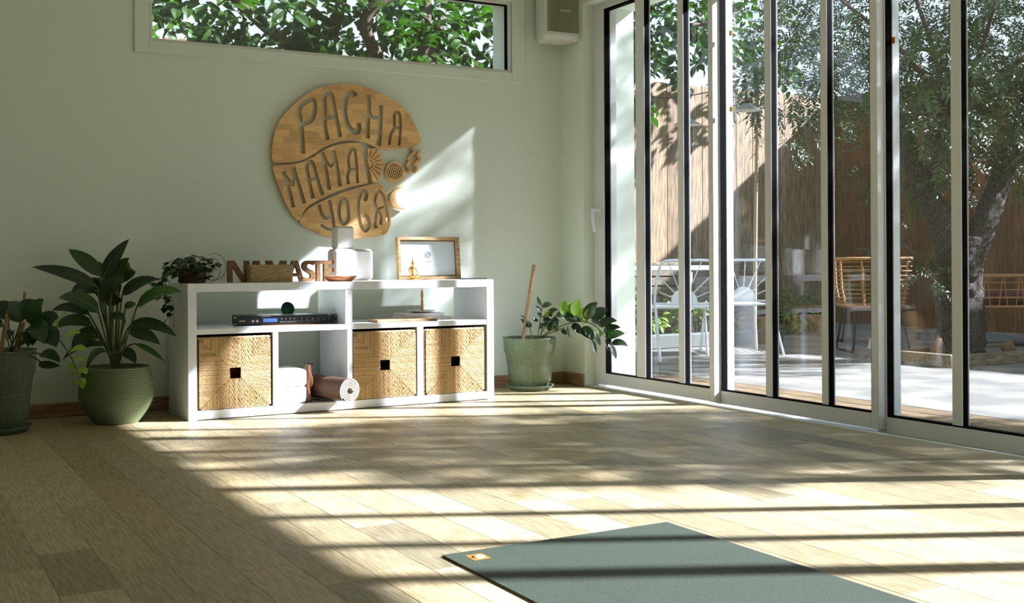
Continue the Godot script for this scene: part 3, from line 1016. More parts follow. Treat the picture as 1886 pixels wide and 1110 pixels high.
func wall_sign() -> void:
	var t := thing("wall_sign", "round wooden wall sign with cut-out lettering PACHA MAMA YOGA above the shelf unit", "sign", Vector3(-1.32, 1.235, 0.0))
	var top := [-414,-20,-418,30,-409,102,-384,174,-335,240,-260,309,-185,358,-100,386,-6,397,72,392,151,369,241,334,322,276,368,208,399,142,402,117,371,94,293,76,221,67,158,70,114,86,61,102,-7,104,-76,90,-145,62,-195,28,-254,-5,-320,-22,-386,-27]
	var middle := [-414,-46,-386,-38,-320,-32,-250,-16,-191,16,-140,50,-76,78,-7,91,46,90,61,74,74,3,88,-78,97,-114,60,-124,-9,-140,-78,-165,-146,-195,-205,-226,-247,-258,-281,-317,-322,-274,-354,-219,-382,-149,-406,-86]
	var sun := [96,67,154,73,165,48,189,-8,186,-42,153,-107,117,-113,108,-61,99,4]
	var bottom := [-277,-325,-243,-269,-197,-237,-138,-207,-69,-177,0,-153,69,-134,131,-115,175,-123,197,-157,203,-199,215,-257,226,-319,200,-377,147,-394,102,-399,23,-407,-79,-405,-147,-394,-206,-368]
	var P1 := [-281,255,-269,180,-262,101,-257,25]
	var P2 := [-279,248,-252,281,-202,300,-191,265,-209,201,-263,171]
	var A1 := [-143,320,-137,268,-140,218,-136,156,-122,101]
	var A2 := [-143,320,-117,341,-100,331,-84,256,-67,175,-56,118]
	var A3 := [-139,215,-80,222]
	var C1 := [30,336,19,353,-6,346,-27,308,-31,251,-15,186,18,152,46,157,46,198]
	var H1 := [100,349,106,292,99,217,97,119]
	var H2 := [173,300,170,205,160,84]
	var H3 := [106,255,128,232,168,236]
	var R1 := [275,90,285,178,281,257,264,267,250,251,249,209,254,186,280,186]
	var R2 := [251,183,227,142,219,91]
	var M1 := [-361,-71,-341,-124,-325,-187,-308,-250]
	var M2 := [-361,-71,-335,-108,-316,-135,-308,-123,-312,-51]
	var M3 := [-309,-47,-284,-122,-265,-185,-250,-229]
	var E1 := [-205,-202,-217,-148,-229,-89,-238,-45,-229,-23,-212,-14,-199,-39,-181,-103,-153,-183]
	var E2 := [-226,-108,-188,-100]
	var N1 := [-152,34,-142,-21,-128,-85,-117,-156]
	var N2 := [-152,34,-124,-19,-106,-34,-96,-3,-92,46]
	var N3 := [-91,49,-77,-19,-67,-83,-57,-136]
	var F1 := [39,-117,35,-47,30,17,22,59,2,49,-11,15,-10,-24,-6,-45]
	var F2 := [-6,-47,30,-41]
	var F3 := [-6,-47,-17,-82,-12,-124]
	var Y1 := [-173,-233,-160,-279,-138,-302,-106,-288]
	var Y2 := [-117,-210,-104,-279,-91,-366]
	var Y3 := [-164,-337,-130,-356,-92,-363]
	var O1 := [-48,-204,-61,-229,-66,-270,-60,-310,-40,-330,-18,-314,-13,-269,-20,-224,-35,-200,-48,-204]
	var G1 := [79,-210,90,-170,67,-154,44,-202,42,-276,59,-341,83,-364,103,-333,92,-292,72,-282]
	var B1 := [147,-336,136,-341,143,-250,135,-209,146,-167,166,-154,188,-195,201,-257,208,-315]
	var B2 := [146,-251,188,-237]
	var B3 := [146,-251,170,-282,167,-332]
	var W1 := [356,77,367,58,337,30,341,9,325,-12,340,-35,324,-49]
	var W2 := [406,65,385,44,400,22,371,-2,381,-25,364,-51]
	var MOON := [306,-125,265,-135,233,-161,221,-194,233,-227,264,-246,312,-247,272,-232,254,-194,263,-152]
	var SP := [252,-52,252,0,309,-50]
	sign_board(t, "upper_board", rounded(pv(top)), [[P1, 10], [P2, 9], [A1, 8], [A2, 8], [A3, 7], [C1, 10], [H1, 9], [H2, 9], [H3, 8], [R1, 6], [R2, 6]], 1.4)
	sign_board(t, "middle_board", rounded(pv(middle), 3), [[M1, 8], [M2, 6], [M3, 8], [E1, 8], [E2, 5], [N1, 8], [N2, 6], [N3, 8], [F1, 7], [F2, 5], [F3, 7]], 1.3)
	sign_board(t, "lower_board", rounded(pv(bottom), 3), [[Y1, 7], [Y2, 8], [Y3, 5], [O1, 8], [G1, 8], [B1, 7], [B2, 5], [B3, 7]], 1.3)
	# half sun: cut-in rays
	var rays := []
	var c := Vector2(100, -15)
	for i in 9:
		var a := -1.35 + i * 2.7 / 8.0
		rays.append([[int(c.x + 34 * cos(a)), int(c.y + 34 * sin(a)), int(c.x + 100 * cos(a)), int(c.y + 100 * sin(a))], 2.2])
	var arc := []
	for i in 9:
		var a := -1.3 + i * 2.6 / 8.0
		arc.append(int(c.x + 24 * cos(a)))
		arc.append(int(c.y + 24 * sin(a)))
	rays.append([arc, 2.6])
	sign_board(t, "sun_board", pv(sun), rays)
	# spiral disc
	var ct: PackedVector2Array = pv([SP[0], SP[1]])
	var disc := PackedVector2Array()
	for i in 48:
		disc.append(ct[0] + Vector2(cos(TAU * i / 48), sin(TAU * i / 48)) * 0.0545)
	var spi := []
	for i in 60:
		var a := -0.6 + i * 0.40
		var rr := 4.0 + 40.0 * i / 59.0
		spi.append(int(SP[0] + rr * cos(a)))
		spi.append(int(SP[1] + rr * sin(a)))
	sign_board(t, "spiral_disc", disc, [])
	var groove_shade := new_st()
	var gp := []
	for q in pv(spi):
		gp.append(Vector3(q.x, q.y, 0.0295))
	tube(groove_shade, smooth(gp, 3), 0.0023, 6)
	obj("spiral_groove_shade", groove_shade, mat(Color(0.11, 0.06, 0.03), 0.9), t)  # near-black raised line, painted as the shade inside an engraved spiral
	for w in [W1, W2]:
		var line := []
		for q in pv(w):
			line.append(Vector3(q.x, q.y, 0))
		var sm := PackedVector2Array()
		for q in smooth(line, 5):
			sm.append(Vector2(q.x, q.y))
		sign_board(t, "wave", Geometry2D.offset_polyline(sm, 0.0072, Geometry2D.JOIN_ROUND, Geometry2D.END_ROUND)[0], [])
	sign_board(t, "moon", rounded(pv(MOON), 4), [])

# ---------------------------------------------------------------- potted plants
func pot_plain(r_top: float, r_bot: float, h: float, m: Material, t: Node3D, lip: float) -> void:
	lathe_obj("pot", [Vector2(0, 0.012), Vector2(r_bot - 0.006, 0.012), Vector2(r_bot, 0.016), Vector2(r_top * 0.93, h - lip), Vector2(r_top * 0.965, h - lip + 0.002), Vector2(r_top - 0.001, h - 0.006), Vector2(r_top + 0.003, h - 0.004), Vector2(r_top + 0.003, h), Vector2(r_top - 0.006, h), Vector2(r_top - 0.010, h - 0.02), Vector2(r_bot * 1.12, 0.05), Vector2(0, 0.045)], m, t)
	lathe_obj("saucer", [Vector2(0, 0.0), Vector2(r_bot + 0.004, 0.0), Vector2(r_bot + 0.024, 0.022), Vector2(r_bot + 0.029, 0.028), Vector2(r_bot + 0.023, 0.028), Vector2(r_bot + 0.016, 0.020), Vector2(r_bot, 0.010), Vector2(0, 0.010)], m, t)
	lathe_obj("soil", [Vector2(r_top - 0.013, h - 0.031), Vector2(r_top * 0.6, h - 0.026), Vector2(0, h - 0.022)], M.soil, t, 32)

func plants() -> void:
	rng.seed = 31
	var t := thing("potted_plant", "leafy plant in a ribbed round olive green pot standing just left of the white shelf", "plant", Vector3(-2.546, 0, 0.319))
	cur = t
	ribs = true
	var prof := [Vector2(0, 0.0), Vector2(0.094, 0.0)]
	var n := 25
	for i in n:
		var y := 0.002 + i * 0.0098
		var f := y / 0.248
		var r := 0.098 + 0.062 * sin(clampf(f / 0.50, 0, 1) * PI / 2) if f < 0.5 else 0.160 - 0.020 * pow((f - 0.5) / 0.5, 1.6)
		prof.append(Vector2(r - 0.0016, y))
		prof.append(Vector2(r + 0.0012, y + 0.0034))
		prof.append(Vector2(r + 0.0012, y + 0.0066))
	prof.append_array([Vector2(0.138, 0.249), Vector2(0.132, 0.249), Vector2(0.130, 0.20), Vector2(0.0, 0.19)])
	lathe_obj("pot", prof, M.pot_ribbed, t, 64)
	lathe_obj("soil", [Vector2(0.131, 0.222), Vector2(0.07, 0.228), Vector2(0, 0.232)], M.soil, t, 32)
	L(V(-5.0,64.9,-1.4),V(-1.9,72.3,2.5),V(4.2,81.3,8.1),7.0)
	S(V(-1.3,24.0,-0.7),V(-3.9,42.8,-1.5),V(-5.0,64.9,-1.4),0.8)
	L(V(-5.9,64.9,-5.1),V(-10.9,72.4,-10.5),V(-17.4,77.0,-16.8),7.5)
	S(V(-1.8,24.0,-1.0),V(-4.0,44.4,-3.1),V(-5.9,64.9,-5.1),0.8)
	L(V(-7.8,60.2,-2.1),V(-19.1,67.7,-5.1),V(-33.4,69.2,-9.7),6.8)
	S(V(-0.8,24.0,-0.4),V(-2.8,44.5,-0.4),V(-7.8,60.2,-2.1),0.8)
	L(V(0.9,61.4,-1.8),V(5.3,71.4,-2.7),V(7.3,68.3,-5.1),10.7)
	S(V(-1.6,24.0,-0.9),V(0.6,44.4,-0.8),V(0.9,61.4,-1.8),0.8)
	L(V(-1.3,60.1,-1.3),V(0.8,68.8,-1.0),V(5.5,73.1,0.8),6.8)
	S(V(-1.9,24.0,-1.1),V(-1.0,42.7,-0.9),V(-1.3,60.1,-1.3),0.8)
	L(V(-2.6,51.5,1.4),V(-2.9,63.3,5.5),V(1.6,62.4,12.4),11.9)
	S(V(-0.8,24.0,-0.4),V(-2.1,37.6,0.2),V(-2.6,51.5,1.4),0.8)
	L(V(-6.7,57.5,-6.1),V(-10.8,62.7,-11.9),V(-16.4,57.4,-18.5),10.2)
	S(V(1.0,24.0,0.5),V(-4.0,40.9,-3.4),V(-6.7,57.5,-6.1),0.8)
	L(V(2.2,56.6,2.4),V(7.6,63.1,7.2),V(15.5,63.5,13.4),7.0)
	S(V(0.6,24.0,0.3),V(0.3,41.0,0.8),V(2.2,56.6,2.4),0.8)
	L(V(7.2,51.5,8.7),V(12.7,59.4,18.7),V(21.6,58.2,30.7),8.4)
	S(V(0.5,24.0,0.3),V(3.8,37.6,4.4),V(7.2,51.5,8.7),0.8)
	L(V(-7.3,49.0,-0.7),V(-15.1,57.4,0.1),V(-24.0,55.6,0.2),8.1)
	S(V(-1.4,24.0,-0.8),V(-4.4,37.6,-0.8),V(-7.3,49.0,-0.7),0.8)
	L(V(-10.3,47.9,-7.3),V(-17.2,53.2,-13.4),V(-24.2,49.6,-19.5),5.9)
	S(V(-0.3,24.0,-0.2),V(-4.8,37.5,-3.4),V(-10.3,47.9,-7.3),0.8)
	L(V(-9.6,43.3,-4.0),V(-17.4,48.2,-6.3),V(-24.5,42.3,-8.1),6.6)
	S(V(-1.2,24.0,-0.7),V(-3.5,34.1,-1.3),V(-9.6,43.3,-4.0),0.8)
	L(V(4.2,41.9,4.7),V(11.5,47.2,12.3),V(21.6,38.3,21.4),6.8)
	S(V(-1.5,24.0,-0.9),V(0.9,33.2,1.7),V(4.2,41.9,4.7),0.8)
	L(V(5.1,39.6,2.0),V(10.6,40.8,3.9),V(17.7,34.1,6.6),7.0)
	S(V(-1.7,24.0,-1.0),V(1.2,32.2,0.2),V(5.1,39.6,2.0),0.8)
	L(V(6.7,35.0,6.7),V(11.9,33.1,13.9),V(16.6,27.4,20.9),2.9)
	S(V(-1.4,24.0,-0.8),V(1.6,34.1,2.4),V(6.7,35.0,6.7),0.8)
	L(V(-7.8,39.2,-5.5),V(-12.1,40.0,-9.7),V(-16.8,33.0,-14.1),8.8)
	S(V(1.0,24.0,0.6),V(-3.3,32.3,-2.5),V(-7.8,39.2,-5.5),0.8)
	L(V(-4.4,34.2,-0.8),V(-13.8,37.8,-3.5),V(-21.7,28.4,-5.4),3.8)
	S(V(0.7,24.0,0.4),V(-2.1,30.6,-0.3),V(-4.4,34.2,-0.8),0.8)
	L(V(-4.3,31.6,0.5),V(-9.8,34.5,1.6),V(-13.4,24.2,3.9),3.4)
	S(V(0.6,24.0,0.3),V(-2.1,29.8,0.2),V(-4.3,31.6,0.5),0.8)
	L(V(3.8,50.3,0.4),V(6.5,53.0,-0.6),V(9.0,52.2,-1.8),3.8)
	S(V(0.6,24.0,0.3),V(1.3,37.4,-0.1),V(3.8,50.3,0.4),0.8)
	L(V(2.2,30.5,1.3),V(4.9,32.2,2.8),V(7.5,26.1,4.3),5.7)
	S(V(-1.5,24.0,-0.8),V(0.3,26.2,0.2),V(2.2,30.5,1.3),0.8)
	L(V(-2.1,53.1,-4.1),V(-4.4,60.0,-9.7),V(-7.6,64.4,-15.8),7.9)
	S(V(-1.1,24.0,-0.6),V(-2.4,39.2,-2.8),V(-2.1,53.1,-4.1),0.8)
	L(V(1.8,57.4,-2.4),V(-1.1,64.4,-9.3),V(-4.9,71.5,-16.6),6.8)
	S(V(-0.0,24.0,-0.0),V(-0.1,40.9,-1.8),V(1.8,57.4,-2.4),0.8)
	L(V(-6.5,37.6,-3.1),V(-10.4,41.1,-4.5),V(-15.4,36.4,-6.5),6.8)
	S(V(0.3,24.0,0.2),V(-2.7,30.6,-1.3),V(-6.5,37.6,-3.1),0.8)
	L(V(3.0,45.4,4.6),V(-0.7,49.1,6.8),V(-4.4,45.8,9.0),5.1)
	S(V(0.7,24.0,0.4),V(0.1,34.1,1.5),V(3.0,45.4,4.6),0.8)
	ribs = false
	t = thing("potted_plant", "plant with large dark rounded leaves in a big grey green pot, leftmost plant", "plant", Vector3(-3.046, 0, 0.368))
	cur = t
	pot_plain(0.165, 0.118, 0.345, M.pot_grey, t, 0.105)
	L(V(5.5,46.7,1.7),V(4.9,52.8,-0.8),V(0.5,54.0,-5.4),8.5)
	S(V(7.3,33.9,4.1),V(5.4,39.4,2.3),V(5.5,46.7,1.7),0.6)
	L(V(9.5,46.2,6.8),V(7.7,52.4,8.0),V(4.6,54.6,8.4),8.1)
	S(V(5.4,33.9,3.1),V(7.9,39.4,5.2),V(9.5,46.2,6.8),0.6)
	L(V(10.3,47.3,5.2),V(12.0,52.8,5.4),V(15.0,55.4,6.2),8.5)
	S(V(6.6,33.9,3.8),V(9.1,39.4,4.9),V(10.3,47.3,5.2),0.6)
	L(V(14.2,44.4,10.4),V(14.4,51.8,13.9),V(17.2,55.9,19.0),9.2)
	S(V(6.8,33.9,3.9),V(10.6,38.2,7.1),V(14.2,44.4,10.4),0.6)
	L(V(15.5,42.4,8.8),V(20.4,48.5,11.6),V(23.6,47.9,13.4),9.2)
	S(V(6.4,33.9,3.6),V(10.7,36.9,6.1),V(15.5,42.4,8.8),0.6)
	L(V(15.5,41.3,11.6),V(19.0,42.7,17.9),V(21.3,36.3,23.6),10.0)
	S(V(5.6,33.9,3.2),V(11.1,37.0,7.7),V(15.5,41.3,11.6),0.6)
	L(V(12.5,44.4,10.5),V(15.1,46.5,17.2),V(16.6,37.7,23.2),9.2)
	S(V(6.3,33.9,3.6),V(10.0,37.0,7.4),V(12.5,44.4,10.5),0.6)
	L(V(9.9,42.0,8.5),V(11.6,41.6,13.7),V(11.3,36.1,17.9),3.5)
	S(V(5.4,33.9,3.1),V(8.4,36.4,6.2),V(9.9,42.0,8.5),0.6)
	L(V(16.5,32.8,12.2),V(18.9,34.6,17.9),V(22.7,30.0,24.4),5.4)
	S(V(7.4,33.9,4.2),V(14.8,33.9,9.8),V(16.5,32.8,12.2),0.6)
	L(V(16.4,29.7,12.8),V(18.2,27.7,18.9),V(22.4,28.7,26.5),4.6)
	S(V(7.2,33.9,4.1),V(14.7,32.1,10.1),V(16.4,29.7,12.8),0.6)
	L(V(3.0,44.5,4.6),V(0.5,47.7,7.5),V(-2.0,43.1,10.4),7.7)
	S(V(6.5,33.9,3.7),V(4.7,38.3,4.1),V(3.0,44.5,4.6),0.6)
	L(V(6.7,42.6,6.7),V(5.2,44.0,10.2),V(4.3,39.4,13.9),3.1)
	S(V(5.9,33.9,3.4),V(6.8,37.0,5.3),V(6.7,42.6,6.7),0.6)
	L(V(13.0,41.1,5.7),V(14.9,41.0,4.1),V(14.6,35.8,1.4),4.6)
	S(V(7.3,33.9,4.2),V(10.2,36.2,4.9),V(13.0,41.1,5.7),0.6)
	V1(V(19.4,44.4,14.5),V(23.5,38.6,21.9),V(26.5,31.6,28.8),0.7)
	V1(V(26.5,31.6,28.8),V(28.5,26.8,30.0),V(30.1,20.8,30.8),0.5)
	G(V(22.8,44.4,16.7),V(22.4,48.9,22.0),V(24.8,50.0,29.0),4.8)
	G(V(24.7,38.9,17.7),V(26.6,42.8,24.4),V(29.4,42.2,31.6),4.2)
	G(V(26.8,33.4,18.9),V(29.2,36.7,25.9),V(31.3,35.3,32.7),4.5)
	G(V(27.8,29.4,19.5),V(29.2,31.9,25.9),V(31.0,30.8,32.5),3.1)
	G(V(28.3,29.7,19.8),V(26.8,28.0,24.5),V(26.8,26.3,30.1),3.2)
	G(V(29.9,26.6,20.7),V(31.2,27.1,27.1),V(31.6,25.4,32.9),3.7)
	G(V(29.4,25.4,20.4),V(27.6,25.0,25.0),V(26.3,24.5,29.8),2.6)
	G(V(30.7,22.9,21.1),V(31.0,22.2,26.9),V(29.9,19.3,31.9),3.5)
	G(V(30.4,22.3,21.0),V(28.8,21.6,25.7),V(27.8,21.2,30.7),2.8)
	K(V(1.9,33.7,6.8),V(3.2,42.2,7.6),V(4.8,51.3,8.5),1.8)
	K(V(9.0,33.5,-0.7),V(10.8,44.0,0.4),V(12.0,58.8,1.1),1.5)
	K(V(7.7,33.8,4.4),V(9.0,39.4,6.2),V(10.4,46.2,8.2),2.1)
	t = thing("potted_plant", "arching glossy plant and wooden stick in a small green pot beside the doors", "plant", Vector3(-0.341, 0, 0.194))
	cur = t
	pot_plain(0.147, 0.104, 0.288, M.pot_sage, t, 0.078)
	S(V(5.2,27.9,2.9),V(6.7,33.3,6.7),V(20.1,37.8,17.1),0.7)
	S(V(20.1,37.8,17.1),V(28.5,38.1,21.9),V(33.3,29.3,24.6),0.6)
	S(V(33.3,29.3,24.6),V(35.4,25.2,25.8),V(36.2,21.2,26.3),0.4)
	S(V(3.8,27.9,2.1),V(6.2,36.3,0.6),V(8.7,45.5,-0.8),0.5)
	S(V(1.3,27.9,0.7),V(0.6,33.2,0.4),V(-1.1,37.2,-0.6),0.5)
	S(V(4.5,27.9,2.5),V(8.4,36.3,2.4),V(16.5,41.8,4.8),0.6)
	S(V(5.9,28.3,3.3),V(9.4,31.5,5.3),V(17.2,33.9,9.7),0.6)
	S(V(4.8,27.9,2.7),V(8.0,33.7,-0.1),V(12.9,40.0,-1.9),0.5)
	G(V(14.2,41.0,13.8),V(12.6,45.4,12.5),V(15.3,48.7,13.6),5.9)
	G(V(17.3,41.4,15.6),V(17.3,45.3,13.4),V(19.2,48.5,12.2),4.0)
	G(V(19.0,40.6,16.5),V(19.7,45.7,14.9),V(23.1,49.7,14.8),6.1)
	L(V(13.8,39.8,13.6),V(18.0,41.0,15.9),V(21.9,37.3,18.1),8.1)
	P(V(15.5,35.0,14.6),V(14.9,31.8,14.7),V(16.4,28.5,16.1),4.8)
	L(V(17.3,34.6,15.5),V(20.3,34.9,16.7),V(22.8,30.5,17.5),6.1)
	L(V(13.1,33.4,13.2),V(13.2,31.8,13.7),V(14.8,30.6,14.9),3.6)
	L(V(24.3,38.5,19.5),V(24.8,44.6,21.7),V(28.0,48.0,25.5),6.7)
	G(V(22.3,38.5,18.4),V(21.7,43.0,19.2),V(24.6,44.2,21.9),5.6)
	L(V(27.4,38.1,21.3),V(31.4,43.2,21.8),V(36.2,43.9,22.7),7.1)
	L(V(30.5,34.9,23.1),V(32.7,38.6,26.9),V(36.4,37.9,31.7),6.1)
	L(V(32.6,31.3,24.2),V(34.8,35.0,28.1),V(38.2,34.3,32.6),5.1)
	L(V(34.3,28.4,25.2),V(38.5,31.6,26.9),V(43.5,30.7,29.0),5.3)
	L(V(36.4,25.2,26.4),V(39.6,27.3,29.5),V(42.9,23.9,32.6),4.8)
	L(V(35.0,25.2,25.6),V(37.5,22.0,26.8),V(38.7,16.8,27.3),4.0)
	P(V(33.3,27.2,24.6),V(33.5,24.5,24.9),V(34.8,21.4,25.8),3.0)
	L(V(22.3,34.1,18.4),V(25.9,32.6,21.3),V(26.5,26.8,22.6),6.1)
	L(V(26.3,30.5,20.7),V(31.2,29.1,20.6),V(34.0,23.7,19.3),5.3)
	L(V(27.7,26.9,21.5),V(26.8,23.8,22.7),V(27.4,20.1,24.8),3.0)
	L(V(21.8,33.3,18.1),V(24.0,30.9,19.9),V(26.9,27.7,22.0),5.1)
	L(V(27.1,38.9,21.1),V(28.3,37.4,23.5),V(29.2,35.4,25.7),4.0)
	G(V(24.3,36.5,19.5),V(23.9,39.7,18.6),V(22.9,42.1,17.2),4.0)
	G(V(29.8,33.3,22.7),V(30.6,30.9,24.4),V(29.9,29.4,25.3),3.0)
	L(V(8.7,45.1,-0.8),V(6.4,47.6,-1.3),V(5.7,51.2,-0.9),2.6)
	L(V(8.9,44.9,-0.7),V(12.0,47.5,-0.3),V(14.8,46.4,-0.2),3.4)
	L(V(8.4,43.3,-1.0),V(6.0,44.3,-1.3),V(4.4,46.0,-1.2),2.2)
	P(V(0.1,34.8,0.1),V(-1.6,40.5,-1.3),V(-4.3,40.6,-3.1),4.8)
	L(V(0.6,34.0,0.4),V(-0.1,36.3,-2.4),V(-2.2,38.7,-5.9),4.0)
	L(V(11.7,40.2,0.9),V(12.5,43.5,3.6),V(13.9,43.6,6.7),4.8)
	G(V(11.3,38.5,0.7),V(9.5,41.9,2.2),V(9.4,43.8,4.6),3.0)
	L(V(12.4,38.5,1.3),V(10.6,35.4,1.8),V(11.0,31.4,3.6),4.8)
	L(V(14.9,40.2,2.7),V(14.9,35.2,1.2),V(17.3,31.0,1.0),4.6)
	L(V(8.2,39.4,-1.1),V(7.4,41.0,-2.2),V(7.4,42.2,-2.9),2.8)
	G(V(9.2,38.6,-0.5),V(9.6,41.1,1.2),V(8.2,42.3,1.9),2.6)
	L(V(6.7,37.8,-1.9),V(4.5,37.8,-2.2),V(2.8,39.1,-2.2),2.8)
	L(V(17.0,41.8,3.9),V(17.6,44.3,6.1),V(16.0,43.9,7.1),4.0)
	L(V(15.6,41.0,3.1),V(17.6,41.0,4.5),V(19.6,38.5,5.9),4.4)
	L(V(13.5,37.7,1.9),V(9.5,38.7,2.2),V(6.5,37.2,3.2),4.0)
	L(V(10.6,34.5,0.3),V(9.0,36.1,-1.8),V(8.4,32.8,-3.2),3.4)
	P(V(14.3,33.1,8.1),V(14.0,34.6,5.7),V(12.9,32.9,2.8),3.0)
	P(V(17.2,33.9,9.7),V(15.6,36.2,6.2),V(16.4,38.5,4.1),4.0)
	K(V(-3.3,27.4,-1.8),V(-1.1,44.5,-0.6),V(2.4,68.7,1.4),2.1)
	# trailing plant on the shelf
	t = thing("trailing_plant", "small leafed trailing plant in a low basket on the left end of the white shelf", "plant", Vector3(-2.205, 0.613, 0.30))
	cur = t
	var prof2 := [Vector2(0, 0), Vector2(0.055, 0)]
	for i in 7:
		prof2.append(Vector2(0.058 + i * 0.001, 0.002 + i * 0.008))
		prof2.append(Vector2(0.063 + i * 0.001, 0.006 + i * 0.008))
	prof2.append_array([Vector2(0.060, 0.058), Vector2(0.055, 0.045), Vector2(0, 0.045)])
	lathe_obj("basket", prof2, M.basket, t, 32)
	for k in 2:
		var lp := []
		for i in 14:
			var a := -0.9 + i * 0.3
			lp.append(Vector3(0.082 + 0.018 * k + (0.040 + 0.014 * k) * cos(a - 0.9), 0.058 + 0.012 * k + (0.054 + 0.008 * k) * sin(a - 0.9) + 0.004, 0.03 - 0.02 * k))
		tube_obj("handle_loop", lp, 0.0016, M.cane, t, 6)
	var ls := new_st()
	leaf(ls, Vector3(0, 0, 0), Vector3(0, 0.003, 0.015), Vector3(0, -0.004, 0.040), 0.034, 5, 0.15, Vector3.UP)
	ls.generate_normals()
	var lm := ls.commit()
	var spots := []
	for i in 190:
		var d := Vector3(rng.randfn(), rng.randfn(), rng.randfn()).normalized() * pow(rng.randf(), 0.35)
		spots.append(Vector3(-0.005 + d.x * 0.115, 0.070 + d.y * 0.056, 0.01 + d.z * 0.09))
	for i in 44:
		var f := rng.randf()
		spots.append(Vector3(-0.085 - 0.055 * minf(f * 2.2, 1.0) + rng.randf_range(-0.022, 0.022), 0.06 - 0.13 * f + rng.randf_range(-0.01, 0.02), 0.02 + rng.randf_range(-0.06, 0.06)))
	for k in 3:
		var pts := [Vector3(-0.08, 0.05, 0.03 * k - 0.02), Vector3(-0.115 - 0.01 * k, 0.02, 0.03 * k - 0.01), Vector3(-0.128 + 0.012 * k, -0.08, 0.03 * k), Vector3(-0.122 + 0.012 * k, -0.12 - 0.04 * k, 0.03 * k)]
		var vine := smooth(pts, 5)
		tube_obj("vine", vine, 0.0011, leaf_mats["stem"], t, 5)
		for i in range(3, vine.size(), 2):
			spots.append(vine[i] + Vector3(rng.randf_range(-0.008, 0.008), 0, 0.006))
	for p in spots:
		if p.x > -0.100 and p.y < 0.004:
			continue
		if p.x < -0.055 and p.x > -0.10 and p.y < 0.01:
			continue
		var o := obj("leaf", lm, leaf_mats["trail" if rng.randf() < 0.75 else "mid"], t)
		var out: Vector3 = (p - Vector3(0, 0.04, 0)).normalized() + Vector3(rng.randf_range(-0.5, 0.5), rng.randf_range(-0.1, 0.5), rng.randf_range(-0.2, 0.6))
		var z: Vector3 = Vector3(out.x, rng.randf_range(-0.7, 0.2), out.z).normalized()
		var x: Vector3 = Vector3.UP.cross(z).normalized()
		var s := rng.randf_range(0.6, 1.0)
		o.transform = Transform3D(Basis(x, z.cross(x), z).rotated(z, rng.randf_range(-0.6, 0.6)).scaled(Vector3.ONE * s), p)

